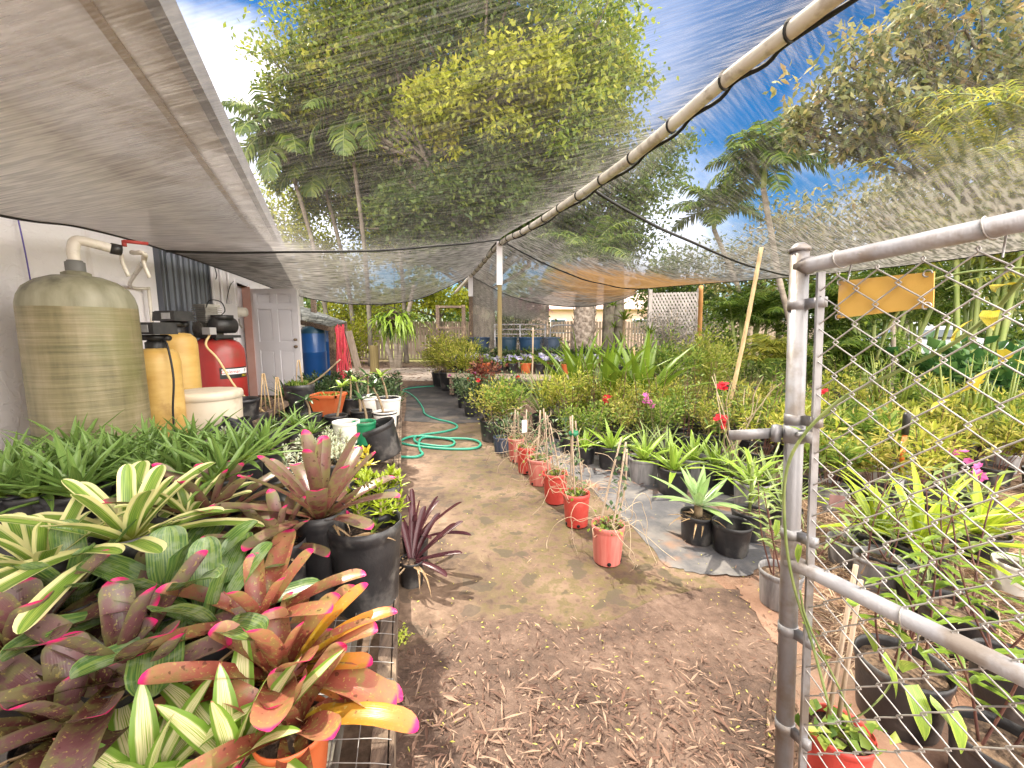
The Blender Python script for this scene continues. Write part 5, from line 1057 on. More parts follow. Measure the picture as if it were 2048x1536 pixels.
# agave and the pots next to it
g_ = G(1393, 1082); k = thing('potted_agave', 'pale green soft leaved agave in a black pot', 'agave', (g_[0], g_[1], .012)); z = add_pot(k, .098, .085, .165, BLK); b = MB(); rosette(b, (0, 0, z + .07), 17, .30, .074, 1.45, .12, .55, .25, 'point', 610, .5, .75, .1, .02); b.obj('leaf_rosette', SM['agave'], k); dryleaves(k, .085, z, 16, 7); b = MB(); tube(b, [(0, 0, z - .02), (0, 0, z + .08)], .025, 8); b.obj('stem', STEM, k)
g_ = G(1460, 1105); k = thing('plant_pot', 'empty black pot right of the agave', 'plant pot', (g_[0], g_[1], .012)); add_pot(k, .105, .085, .17, BLK, .5)
g_ = G(1495, 1075); k = thing('potted_cane_plant', 'leggy strap leaved plant in a black pot behind the empty one', 'potted plant', (g_[0], g_[1], .012)); z = add_pot(k, .098, .085, .165, BLK); b = MB()
for j in range(14): strap(b, (0, 0, z + .05 + .02 * j), j * 2.4, .9 - .03 * j, .30, .034, .8, 8, .25, 'point', .5)
b.obj('leaf_rosette', SM['bright'], k); b = MB(); tube(b, [(0, 0, z), (0, 0, z + .32)], .009, 6); b.obj('stem', GSTEM, k)
def tallstem(label, px, py, rt, h, mat, n, hh, seed, tilt=.1):
    g_ = G(px, py); k = thing('leggy_seedling', label, 'potted plant', (g_[0], g_[1], .014)); z = add_pot(k, rt, rt * .84, h, mat, .82, CHIP); g = np.random.default_rng(seed); sb, lb = MB(), MB()
    for i in range(n):
        a = g.uniform(0, 6.28); p0 = V3(rt * .4 * cos(a), rt * .4 * sin(a), z); p1 = p0 + V3(g.normal() * tilt, g.normal() * tilt, hh * g.uniform(.7, 1.1)); P_ = smoothpath([p0, (p0 + p1) / 2 + V3(g.normal() * .02, g.normal() * .02, 0), p1], 9); tube(sb, P_, np.linspace(.004, .0022, 9), 5, False)
        for j in range(3, 9):
            for q in (0, 1): strap(lb, P_[j], j * 1.57 + q * pi + g.normal() * .3, g.uniform(.0, .7), .085 * g.uniform(.7, 1.2), .026, .7, 7, .2, 'point', .4)
    sb.obj('stems', DSTEM, k); lb.obj('leaves', SM['grassy'] if seed % 2 else SM['crinum'], k); return k
tallstem('leggy seedlings in a sunlit grey pot behind the gate post', 1556, 1212, .088, .165, GRYP, 5, .42, 621)
tallstem('leggy seedlings in a big black pot, nearest behind the gate mesh', 1790, 1440, .12, .2, BLK, 5, .38, 622, .06)
tallstem('leggy seedlings in a black pot behind the middle gate rail', 1900, 1300, .11, .18, BLK, 5, .5, 623)
tallstem('leggy seedlings with thin dark stems at the right picture edge', 2010, 1420, .1, .17, BLK, 6, .42, 624)
tallstem('leggy seedlings behind the yellow leaved clump', 1750, 1180, .10, .16, GRYP, 5, .38, 625)
tallstem('leggy seedlings in the lowest right corner', 1985, 1600, .1, .17, BLK, 4, .4, 626)
for i, (px, py, hh, n_, mt_, lab) in enumerate(((1135, 893, .62, 4, BLK, 'leggy stems in a pot between the grey pot and the cane bundles'), (1180, 880, .78, 5, GRYP, 'tall leggy stems before the leftmost crinum lily'), (1232, 893, .70, 5, BLK, 'tall leggy stems before the middle crinum lily'), (1275, 905, .66, 4, BLK, 'leggy stems behind the lime rosette bromeliad'), (1320, 890, .74, 5, GRYP, 'tall leggy stems left of the fine shrub below the lime bush'), (1372, 905, .70, 4, BLK, 'leggy stems behind the agave'), (1405, 880, .85, 5, BLK, 'tallest leggy stems just left of the leaning pole'), (1480, 905, .72, 5, GRYP, 'leggy stems right of the bare twigs'), (1520, 930, .66, 4, BLK, 'leggy stems below the gate latch'), (1352, 800, .9, 5, BLK, 'tall leggy stems behind the lime green bush'), (1640, 905, .62, 4, BLK, 'leggy stems just behind the tension bar'), (1720, 880, .70, 5, GRYP, 'leggy stems left of the orange tool'), (1880, 905, .64, 5, BLK, 'leggy stems right of the orange tool'))): tallstem(lab, px, py, .10, .18, mt_, n_, hh, 900 + i * 3, .13)
g_ = G(1668, 1560); k = thing('red_pot', 'red pot with canes and creeper low behind the gate mesh', 'plant pot', (g_[0], g_[1], .014)); z = add_pot(k, .08, .065, .15, REDP, .85, SOIL, 2); n = 60; b = MB(); C = np.stack([rng.normal(0, .04, n), rng.normal(0, .04, n), z + rng.uniform(0, .05, n)], -1); leafcloud(b, C, rdir(n, .4), rdir(n, 2), .04, .03); b.obj('creeper_leaves', L_GRN, k)
for q, (a, c) in enumerate((((1660, 1640), (1712, 1130)), ((1700, 1640), (1722, 1160)))): b = MB(); p0, p1 = V3(-.02 + .03 * q, .02, z), W(*c, 1.05) - V3(g_[0], g_[1], .014); tube(b, [p0, p1], .006, 6); b.obj('cane', BAMW, k)
for px, py, rt, mt_, lab in ((1690, 1130, .09, GRYP, 'weathered grey pot with dry grass behind the gate post'), (1765, 1170, .10, BLK, 'black pot with a grass tuft behind the middle gate rail'), (1850, 1230, .11, BLK, 'broad low black pot half sunk in straw'), (2035, 1190, .1, WHTP, 'whitish pot at the right picture edge in the straw')):
    g_ = G(px, py); k = thing('plant_pot', lab, 'plant pot', (g_[0], g_[1], .014)); z = add_pot(k, rt, rt * .82, rt * 1.5, mt_, .8); b = MB(); rosette(b, (0, 0, z), 9, .2, .012, 1.3, .3, 1.0, .2, 'point', int(px), .8); b.obj('grass_tuft', SM['grassy'], k)
# big yellow green strap leaved clumps behind the gate
for i, (px, py, s, lab) in enumerate(((1830, 1150, 1.05, 'large sunlit yellow green strap leaved clump behind the gate mesh'), (1950, 1120, .9, 'second yellow green strap leaved clump at right'), (1745, 1120, .7, 'smaller yellow green strap leaved clump near the gate post'))):
    g_ = G(px, py); k = thing('ground_orchid', lab, 'orchid', (g_[0], g_[1], .014)); z = add_pot(k, .12, .1, .16, BLK); b = MB(); rosette(b, (0, 0, z), 20, .58 * s, .058 * s, 1.35, .45, 1.1, .35, 'point', 640 + i, .5, .7, .15); b.obj('leaf_rosette', SM['lime'], k)
# crowded narrow leaved pots: rows across the bed right of the path
cnt = 0
for row, py in enumerate((855, 880, 908, 940, 978, 1020)):
    x0 = (1490, 1480, 1500, 1530, 1600, 1640)[row]; step = (58, 62, 70, 80, 95, 105)[row]
    for px in np.arange(x0, 2120, step):
        if row == 5 and px > 1900: continue
        put('narrow', px + random.uniform(-14, 14), py + random.uniform(-8, 8), 'narrow leaved bushy plant in the crowded sunlit bed behind the gate', random.uniform(.9, 1.25), 'narrow leaved plants crowding the sunny bed'); cnt += 1
# orchids with magenta flowers
for i, (px, py, Y, lab) in enumerate(((1915, 912, 2.9, 'thin stemmed orchid with a cluster of magenta blooms'), (1962, 945, 2.7, 'thin stemmed orchid with two small magenta blooms, right of the larger cluster'))):
    c = W(px, py, Y); k = thing('flowering_orchid', lab, 'orchid', (c[0], c[1], .014)); z = add_pot(k, .09, .08, .15, BLK); b = MB(); tp = V3(0, 0, c[2] - .014); tube(b, smoothpath([(.02, 0, z), (.01, .01, tp[2] * .6), tp], 8), .004, 5); b.obj('stem', GSTEM, k)
    b = MB(); rosette(b, (0, 0, z), 10, .3, .03, 1.4, .5, .8, .3, 'point', 650 + i, .6); b.obj('leaf_rosette', SM['grassy'], k)
    flowers(k, tp + rng.normal(0, .035 - .01 * i, (7, 3)) * V3(1.3, 1, .6), 6 - 3 * i, .038, L_PINKF, 6, i, False)
# snake plants
for i, (px, py, Y, n, lab) in enumerate(((1800, 860, 4.6, 9, 'spiky upright snake plant clump with cylinder leaves, left of the two'), (1940, 880, 4.0, 11, 'spiky upright snake plant clump at right, with drier leaves'), (2020, 860, 4.0, 9, 'snake plant clump touching the right picture edge'))):
    p = W(px, 700, Y); k = thing('snake_plant', lab, 'snake plant', (p[0], p[1], .004)); z = add_pot(k, .14, .12, .2, BLK); g = np.random.default_rng(660 + i); b = MB()
    for j in range(n):
        a = g.uniform(0, 6.28); q = g.uniform(.1, .32); h = g.uniform(.55, .95); tube(b, [(q * .35 * cos(a), q * .35 * sin(a), z - .02), (q * .7 * cos(a), q * .7 * sin(a), z + h * .5), (q * cos(a), q * sin(a), z + h)], [.013, .012, .002], 7)
    b.obj('cylinder_leaves', SM['snake'], k)
# tool, poles
p = W(1806, 900, 2.75); k = thing('garden_tool', 'orange shafted garden tool with black grip standing in the bed', 'garden tool', (p[0], p[1], .3))
zt = W(1806, 825, 2.75)[2] - .3
b = MB(); tube(b, [(0, 0, 0), (0, 0, zt - .15)], .013, 10); b.obj('shaft', ORNT, k); b = MB(); tube(b, [(0, 0, zt - .15), (0, 0, zt - .02), (0, 0, zt)], [.02, .022, .016], 10); b.obj('grip', BLACKM, k); b = MB(); tube(b, [(0, 0, zt - .24), (0, 0, zt - .20)], .0138, 10); b.obj('band', WHTP, k); b = MB(); beam(b, (0, 0, -.29), (0, 0, 0), .05, .02); b.obj('tool_blade', GALV, k)
pole = [('bamboo_pole', 'long pale bamboo pole leaning right, propping the shade cloth hem', 'pole', (1440, 895), (1523, 495, 4.6), .021, BAMB), ('bamboo_pole', 'orange brown upright pole under the cloth beyond the grey bush', 'pole', (1393, 770), (1402, 572, 8.7), .045, M('orange_pole', (.50, .24, .08), (.60, .32, .12), 6, .7)), ('bamboo_pole', 'short thin orange stake among the crinum lilies', 'stake', (1262, 860), (1268, 695, 5.3), .013, BAMB), ('bamboo_pole', 'thin dark stake left of the grass clump', 'stake', (1058, 850), (1066, 655, 5.5), .011, BAMW)]
for nm, lab, cat, a, c, r, mt_ in pole:
    b = MB(); p0, p1 = G(*a), W(*c); pts = smoothpath([p0, (p0 + p1) / 2 + V3(.015, 0, 0), p1], 30); tube(b, pts, [r * (1.08 if i % 5 == 0 else .96) for i in range(30)], 10); b.obj(nm, mt_, None, label=lab, category=cat)
k = thing('bare_twig_plant', 'tangle of bare pale twigs rising beside the leaning pole', 'shrub', tuple(G(1470, 930))); b = MB(); g = np.random.default_rng(5)
for i in range(9):
    P_ = [V3(g.normal() * .04, g.normal() * .04, 0)]; d = unit(V3(g.normal() * .25, g.normal() * .2, 1))
    for s in range(8): d = unit(d + g.normal(size=3) * .22 + V3(0, 0, .1)); P_.append(P_[-1] + d * .115)
    tube(b, smoothpath(P_, 24), np.linspace(.007, .003, 24), 5, False)
b.obj('twigs', DRYV, k)
for px, py, Y, lab, mt_ in ((1446, 775, 4.2, 'bright red bloom with yellow centre left of the leaning pole', L_REDF), (1440, 838, 3.9, 'small orange red bloom low beside the leaning pole', L_REDF), (1640, 787, 5.0, 'small red bloom seen past the gate post', L_REDF), (1215, 800, 4.6, 'pinkish red bloom among the fine yellow green shrubs', L_REDF), (1295, 805, 4.3, 'pale pink bloom in front of the rightmost crinum lily', L_PINKF)):
    c = W(px, py, Y); k = thing('flower_stalk', lab, 'flower', (c[0], c[1], .004)); b = MB(); tube(b, [(0, 0, 0), (.01, 0, c[2] * .5), (0, 0, c[2])], .005, 5); b.obj('stalk', GSTEM, k); flowers(k, V3(0, 0, c[2]) + rng.normal(0, .03, (9, 3)), 7, .038, mt_, 7, 3, False); b = MB(); leafcloud(b, V3(0, 0, c[2] * .6) + rng.normal(0, .08, (22, 3)), rdir(22, .5), rdir(22, 2), .10, .03); b.obj('leaves', L_GRN, k)
# pansy bench
pb = thing('flower_bench', 'low wooden bench of bedding plants behind the crinum lilies', 'bench'); y0 = 7.7; zb = .42
b = MB(); beam(b, W(880, 0, 7.9) * V3(1, 1, 0) + V3(0, 0, zb), W(1330, 0, 7.2) * V3(1, 1, 0) + V3(0, 0, zb), .04, .09); b.obj('front_rail', WOODL, pb, False)
b = MB(); beam(b, W(880, 0, 9.4) * V3(1, 1, 0) + V3(0, 0, zb), W(1330, 0, 8.7) * V3(1, 1, 0) + V3(0, 0, zb), .04, .09); b.obj('back_rail', WOODL, pb, False)
v = [W(880, 0, 7.9), W(1330, 0, 7.2), W(1330, 0, 8.7), W(880, 0, 9.4)]; v = [p * V3(1, 1, 0) for p in v]; b = MB(); b.add([p + V3(0, 0, zb + .02) for p in v] + [p + V3(0, 0, zb + .045) for p in v], BOXF); b.obj('bench_top', WOODD, pb, False)
for px, Y in ((890, 7.95), (1100, 7.6), (1325, 7.28), (890, 9.3), (1325, 8.65)): b = MB(); p = W(px, 0, Y); box(b, (p[0], p[1], zb / 2), (.08, .08, zb - .09)); b.obj('leg', WOODD, pb, False)
PN = []
for s in range(3):
    k = thing('pansy_pot', 'x', 'bedding plant'); z = add_pot(k, .07, .055, .12, ORNP if s == 2 else BLK); C = bush(k, z, .10, .11, 5, 90, .04, .022, L_GRN, GSTEM, .1, .3, .002, .4, 680 + s); flowers(k, C, 9, .034, L_VIO, 5, s); PN.append(k)
for i in range(26):
    px = 905 + (i % 13) * 30; Y = 7.95 - (px - 880) / 450 * .7 + .12 + .3 * (i // 13) + .04 * (i % 3); p = W(px, 0, Y); place(PN, i, (p[0], p[1], zb + .046), random.uniform(0, 6), random.uniform(1.25, 1.6), 'small pot of violet and white pansies on the low wooden bench', 'pansies along the front of the bench')
for i in range(26):
    px = 895 + (i % 13) * 32; Y = 8.75 - (px - 880) / 450 * .7 + .34 * (i // 13); p = W(px, 0, Y); place(DK, i + 1, (p[0], p[1], zb + .046), random.uniform(0, 6), random.uniform(1.1, 1.5), 'dark green bedding plant in the rows behind the pansies', 'dark bedding plants behind the pansies')
# blue tubs on the far bench
tb = thing('trestle', 'rough trestle holding the blue half barrels', 'trestle'); b = MB(); a_, c_ = W(925, 0, 10.9) * V3(1, 1, 0), W(1165, 0, 10.6) * V3(1, 1, 0); beam(b, a_ + V3(0, 0, .74), c_ + V3(0, 0, .74), .7, .05); b.obj('trestle_top', WOODD, tb, False)
for q in (a_, (a_ + c_) / 2, c_): b = MB(); box(b, q + V3(0, 0, .355), (.12, .5, .71)); b.obj('leg', CONC, tb, False)
for i, (px, w_, lab, mt_) in enumerate(((950, 46, 'dark navy half barrel behind the shade post, leftmost', M('navy_tub', (.02, .04, .08), (.04, .07, .13), 5, .5)), (1012, 44, 'blue green half barrel right of the shade post', M('teal_tub', (.015, .045, .08), (.025, .065, .11), 5, .45)), (1066, 50, 'brightest blue half barrel with a fern, right of the blue green one', M('blue_tub', (.02, .06, .13), (.035, .09, .18), 5, .45)), (1110, 36, 'small blue tub at the right end of the row', M('slate_tub', (.04, .07, .13), (.07, .11, .18), 5, .5)))):
    p = W(px, 0, 10.75); r = w_ / 2 / F * 10.75; k = thing('half_barrel', lab, 'planter tub', (p[0], p[1], .766)); add_pot(k, r, r * .86, .33, mt_, .85)
    if i == 2: b = MB(); rosette(b, (0, 0, .3), 14, .35, .05, 1.2, .3, .7, .2, 'point', 700, .5); b.obj('fern', SM['lime'], k)
# ---------------------------------------------------------------- trees
def tree(label, base, fork, r, blobs, nclump, per, L, Wd_, mat, bark=BARK, name='tree', cat='tree', seed=0, sig=.28, mats=None, limb=.35, group=None):
    """blobs: (px, py, Y, radius m[, flatten][, material index])"""
    g = np.random.default_rng(seed); B = V3(*base, 0); Fk = B + V3(*fork)
    k = thing(name, label, cat, tuple(B), 0, group); tb = MB(); P_ = smoothpath([V3(0, 0, -.1), (Fk - B) * V3(.35, .35, .5), Fk - B], 10); rr = np.linspace(r, r * .72, 10); rr[0] *= 1.5; rr[1] *= 1.15; tube(tb, P_, rr, 12)
    lists = {}
    for bl in blobs:
        c = W(*bl[:3]) - B; rad = bl[3]; fl = bl[4] if len(bl) > 4 else .8; mi = bl[5] if len(bl) > 5 else 0
        mid = (Fk - B) * V3(.62, .62, .48) + c * V3(.38, .38, .52) + g.normal(size=3) * rad * .3; LP = smoothpath([Fk - B - V3(0, 0, .2), mid, c], 9); tube(tb, LP, np.linspace(r * limb * 1.3, r * .12, 9), 7, False)
        ends = []
        for q in range(7):
            e = c + unit(g.normal(size=3)) * V3(1, 1, fl) * rad * g.uniform(.6, .95); s = LP[g.integers(4, 9)]; tube(tb, smoothpath([s, (s + e) / 2 + g.normal(size=3) * rad * .12, e], 7), np.linspace(r * .12, r * .03, 7), 5, False); ends.append((s, e))
        for q in range(nclump):
            if g.random() < .55: s, e = ends[g.integers(len(ends))]; cc = s + (e - s) * g.uniform(.4, 1.1) + g.normal(size=3) * rad * .2
            else: cc = c + unit(g.normal(size=3)) * V3(1, 1, fl) * rad * g.random() ** .4
            n = int(per * g.uniform(.5, 1.4)); C = cc + g.normal(size=(n, 3)) * sig * rad * V3(1, 1, .6) * g.uniform(.5, 1.1); D = unit(g.normal(size=(n, 3)) + unit(cc - c + 1e-6) * .6 + V3(0, 0, -.25)); rn = np.clip(g.normal(g.uniform(.25, .75), .2, n), 0, 1)
            lists.setdefault(mi, []).append((C, D, rn))
    tb.obj('trunk', bark, k)
    for mi, ls in lists.items():
        C = np.concatenate([a[0] for a in ls]); D = np.concatenate([a[1] for a in ls]); rn = np.concatenate([a[2] for a in ls]); n = len(C); s = g.uniform(.65, 1.25, n); b = MB(); leafcloud(b, C, D, unit(g.normal(size=(n, 3)) + V3(0, 0, .9)), L * s, Wd_ * s, .15, rn); b.obj('crown', (mats or [mat])[mi], k)
    return k
def frond(b, rb, p, az, e0, L, bend, nl=24, ll=.45, lw=.035, droop=.5, g=None, vsh=.35):
    s = np.linspace(0, 1, 12); ang = e0 - bend * s ** 1.3; ds = L / 11; am = (ang[1:] + ang[:-1]) / 2; h = V3(cos(az), sin(az), 0); P_ = p + np.concatenate([[0], np.cumsum(np.cos(am) * ds)])[:, None] * h + np.concatenate([[0], np.cumsum(np.sin(am) * ds)])[:, None] * V3(0, 0, 1)
    tube(rb, P_, np.linspace(.02, .005, 12) * L / 1.8, 4, False); side = V3(-sin(az), cos(az), 0)
    t_ = np.linspace(.12, 1, nl); x = t_ * 11; i0 = np.minimum(x.astype(int), 10); C = P_[i0] + (P_[i0 + 1] - P_[i0]) * (x - i0)[:, None]; T = unit(P_[i0 + 1] - P_[i0]); Nn = unit(np.cross(T, side[None])) * -1
    l = ll * np.sin(np.clip(t_ * .95 + .12, 0, 1) * pi) ** .6
    for sg in (-1, 1):
        D = unit(T * .55 + sg * side + V3(0, 0, vsh) - V3(0, 0, droop) * g.uniform(.5, 1.3, (nl, 1)) + g.normal(size=(nl, 3)) * .08)
        # two segments per leaflet: out, then hanging
        m = C + D * l[:, None] * .55; D2 = unit(D + V3(0, 0, -droop * 1.6)); E = m + D2 * l[:, None] * .5; S = unit(np.cross(D, Nn)) * lw / 2; S2 = unit(np.cross(D2, Nn)) * lw / 2
        v = np.stack([C - S * .6, C + S * .6, m + S, m - S, E + S2 * .15, E - S2 * .15], 1).reshape(-1, 3); q = np.arange(nl)[:, None] * 6; rn = np.repeat(g.random(nl), 6); b.add(v, np.concatenate([q + [[0, 1, 2, 3]], q + [[3, 2, 4, 5]]]), np.stack([rn, np.tile([0, 0, .5, .5, 1, 1], nl)], -1))
def palm(label, base, crown, n, L, seed, r=.09, mat=L_PALM, ll=.45, name='palm_tree', shaft=True, droop=.5, bend=1.5, e_lo=.1, nl=24, lw=.035, group=None, bark=BARKP):
    g = np.random.default_rng(seed); B = V3(base[0], base[1], 0); c = crown - B; k = thing(name, label, 'palm tree', tuple(B), 0, group); m = 34
    P_ = smoothpath([V3(0, 0, -.05), c * V3(.3, .3, .45) + V3(.05, 0, 0), c - V3(0, 0, .55 if shaft else 0)], m); b = MB(); tube(b, P_, [r * (1.05 if i % 2 else .97) * (1.35 if i < 2 else 1) * (1 - .25 * i / m) for i in range(m)], 12); b.obj('trunk', bark, k)
    if shaft: b = MB(); tube(b, [P_[-1], P_[-1] * .5 + c * .5, c], [r * .8, r * .85, r * .4], 10); b.obj('crownshaft', CSH, k)
    b, rb = MB(), MB()
    for i in range(n):
        f = i / (n - 1); frond(b, rb, c, i * 2.399 + g.normal() * .15, 1.35 + (e_lo - 1.35) * f, L * g.uniform(.85, 1.1), bend * g.uniform(.7, 1.2), nl, ll, lw, droop, g)
    b.obj('crown', mat, k); rb.obj('frond_stalks', GSTEM, k); return k
def areca(label, px, Y, n, h, L, seed, mat=L_PALM, ll=.4, group=None, droop=.45):
    g = np.random.default_rng(seed); p = W(px, 700, Y); k = thing('areca_palm', label, 'palm', (p[0], p[1], 0), 0, group); b, rb, sb = MB(), MB(), MB()
    for i in range(n):
        a = g.uniform(0, 6.28); q = g.uniform(.05, .35); hh = h * g.uniform(.45, 1); tp = V3(q * cos(a) * 2.2, q * sin(a) * 2.2, hh); tube(sb, smoothpath([V3(q * cos(a), q * sin(a), 0), tp * V3(.7, .7, .5), tp], 12), [.035 * (1.08 if j % 2 else .95) for j in range(12)], 7)
        for j in range(6): frond(b, rb, tp, a + g.normal() * .9 + j * 1.05, g.uniform(.45, 1.35), L * g.uniform(.7, 1.1), g.uniform(.8, 1.6), 24, ll, .03, droop, g)
    sb.obj('canes', CSH, k); b.obj('crown', mat, k); rb.obj('frond_stalks', GSTEM, k); return k
xy = lambda px, Y: tuple(W(px, 700, Y)[:2])
TM = [L_TREE, L_TREEY, L_TREED]
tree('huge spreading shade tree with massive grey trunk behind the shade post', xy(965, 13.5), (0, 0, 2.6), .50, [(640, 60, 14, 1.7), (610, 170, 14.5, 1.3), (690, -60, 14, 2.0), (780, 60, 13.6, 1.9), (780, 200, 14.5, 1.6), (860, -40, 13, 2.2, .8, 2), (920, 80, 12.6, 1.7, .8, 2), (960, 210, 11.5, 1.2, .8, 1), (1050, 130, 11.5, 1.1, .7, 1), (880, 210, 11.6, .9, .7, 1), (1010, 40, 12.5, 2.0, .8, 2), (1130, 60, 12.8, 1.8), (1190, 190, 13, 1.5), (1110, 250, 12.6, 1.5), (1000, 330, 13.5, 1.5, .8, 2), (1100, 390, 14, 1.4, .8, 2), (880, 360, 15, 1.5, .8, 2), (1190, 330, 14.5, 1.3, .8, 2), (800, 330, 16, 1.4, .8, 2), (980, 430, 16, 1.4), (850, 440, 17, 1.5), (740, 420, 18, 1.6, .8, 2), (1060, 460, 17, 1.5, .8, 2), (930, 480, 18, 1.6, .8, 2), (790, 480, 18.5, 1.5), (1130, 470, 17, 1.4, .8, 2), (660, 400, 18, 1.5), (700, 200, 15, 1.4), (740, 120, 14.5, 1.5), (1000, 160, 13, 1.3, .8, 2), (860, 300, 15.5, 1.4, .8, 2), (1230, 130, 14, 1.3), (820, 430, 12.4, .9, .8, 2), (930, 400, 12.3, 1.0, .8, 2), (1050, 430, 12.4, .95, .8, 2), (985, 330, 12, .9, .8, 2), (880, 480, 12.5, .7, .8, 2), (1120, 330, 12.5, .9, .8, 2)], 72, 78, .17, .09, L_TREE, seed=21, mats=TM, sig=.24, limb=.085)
tree('dark rounded tree right of the shade pipe, seen through the right cloth', xy(1215, 15), (0, 0, 3.2), .24, [(1200, 400, 14.5, 1.5, .9), (1260, 440, 14.5, 1.4), (1160, 470, 14.5, 1.2), (1290, 370, 14.5, 1.1), (1230, 500, 14.5, 1.0), (1330, 300, 15, 1.0)], 44, 46, .15, .075, L_TREED, seed=22)
tree('yellow green tree rising behind the building end', xy(540, 17), (0, 0, 4), .2, [(545, 420, 17, 1.5), (590, 480, 17, 1.3), (640, 520, 17.5, 1.3), (500, 470, 16.5, 1.2), (700, 540, 18, 1.4)], 40, 44, .17, .085, L_TREEY, seed=23, mats=[L_TREEY])
tree('bare limbed coarse leaved tree leaning in from the upper right', xy(1980, 9.5), (.2, 0, 3.0), .16, [(1640, 190, 8.3, .55), (1700, 130, 8.2, .6), (1760, 220, 8.2, .7), (1820, 90, 8, .8), (1840, 230, 8.2, .7), (1930, 60, 7.8, .9), (1930, 190, 8, .8), (2040, 100, 8, .9), (1610, 260, 8.6, .4), (1700, 290, 8.6, .5), (2060, 220, 8.2, .8), (1860, 10, 8, .7), (2000, -40, 8, 1.0)], 26, 22, .19, .08, L_LOQ, seed=24, sig=.3, limb=.45)
tree('light green tree in sunlight beyond the staghorn fern', xy(880, 19), (0, 0, 2), .14, [(840, 600, 18, 1.0), (880, 590, 18.5, 1.0), (690, 620, 17.5, .9), (740, 610, 18, 1.1), (935, 600, 19, .8)], 34, 40, .14, .08, L_TREEY, seed=25, mats=[L_TREEY])
for i, (bx, cx, cy, Y, L, lab) in enumerate(((662, 572, 275, 15.5, 2.5, 'leftmost tall feather palm with drooping fronds against the bright cloud'), (742, 700, 235, 15.0, 2.6, 'tall feather palm with sunlit yellow green upper fronds'), (712, 645, 330, 16.5, 2.3, 'feather palm tucked between the leftmost and the sunlit one'), (812, 780, 320, 16.5, 2.3, 'feather palm with a dark crown in front of the shade tree'))):
    palm(lab, xy(bx, Y), W(cx, cy, Y), 24, L, 30 + i, .085, L_PALM, .75, group=None, lw=.085, e_lo=-.35, bend=1.7, droop=.65, nl=32, bark=BARK)
palm('dark feather palm against the blue sky right of the shade pipe', xy(1560, 11), W(1530, 330, 11), 20, 1.7, 36, .08, L_PALM, .55, lw=.06, nl=30)
palm('feather palm rising behind the right shade cloth', xy(1500, 13), W(1430, 420, 13), 16, 1.6, 37, .08, L_PALM, .5, lw=.06, nl=30)
for i, (px, Y, n, h, L, mt_, lab) in enumerate(((1960, 7.0, 10, 4.3, 2.0, L_PALMY, 'tall yellowish areca palm clump at the right picture edge'), (2110, 6.6, 9, 4.0, 1.9, L_PALMY, 'areca palm clump cut by the right picture edge'), (1760, 8.2, 8, 2.0, 1.4, L_PALM, 'dark areca palm clump behind the yellow sign'), (1620, 9.5, 7, 1.8, 1.3, L_PALM, 'areca palm clump behind the gate latch post'), (1500, 10.5, 7, 2.0, 1.3, L_PALM, 'areca palm clump behind the leaning pole'), (1690, 7.2, 5, .9, .9, L_PALM, 'low areca palm below the yellow sign'), (1560, 8.8, 5, .8, .8, L_PALMY, 'low yellowish areca palm left of the gate post'), (1850, 10.5, 8, 2.6, 1.6, L_PALM, 'far areca palm clump beyond the dark one'))): areca(lab, px, Y, n, h, L, 40 + i, mt_)
tree('dense dark green tree filling the space above the yellow sign', xy(1800, 13), (0, 0, 1.8), .2, [(1560, 500, 13, 1.1), (1640, 450, 12.5, 1.2), (1740, 420, 12.5, 1.3), (1840, 430, 12, 1.3), (1940, 390, 12, 1.4), (2050, 370, 12, 1.5), (1900, 500, 12, 1.3), (2060, 520, 12, 1.4), (1700, 540, 13, 1.2), (1480, 540, 14, 1.1)], 40, 40, .17, .08, L_TREED, seed=26, limb=.2, mats=[L_LOQ])
tree('green tree behind the lattice screen', xy(1370, 16), (0, 0, 1.5), .16, [(1330, 560, 16, 1.3), (1400, 540, 16, 1.3), (1360, 620, 16, 1.1), (1430, 610, 16, 1.2), (1300, 610, 17, 1.0)], 34, 40, .16, .08, L_TREED, seed=27)
# leaning pale trunk, philodendron bank, potted trunks
for px0, px1, py1, Y, r, lab in ((1612, 1555, 545, 8.0, .05, 'slender ringed trunk leaning left behind the gate post'), (1790, 1785, 640, 6.4, .03, 'thin grey sapling trunk in a large black pot')):
    b = MB(); p0, p1 = V3(*xy(px0, Y), 0), W(px1, py1, Y); tube(b, smoothpath([p0, (p0 + p1) / 2 + V3(.05, 0, 0), p1], 24), [r * (1.06 if i % 3 == 0 else .97) for i in range(24)], 10); b.obj('slender_palm', BARKP, None, label=lab, category='tree trunk')
for i, (px, Y, s, lab) in enumerate(((1960, 6.0, 1.0, 'broad leaved philodendron bush behind the right snake plants'), (2050, 5.6, 1.1, 'broad leaved philodendron bush at the right edge'), (1880, 6.6, .9, 'broad leaved philodendron bush left of the larger one'))):
    p = xy(px, Y); k = thing('philodendron', lab, 'shrub', (p[0], p[1], 0)); bush(k, 0, 1.05 * s, .8 * s, 14, 300, .22, .17, L_PHIL, GSTEM, .15, .1, .012, .35, 760 + i, .4)
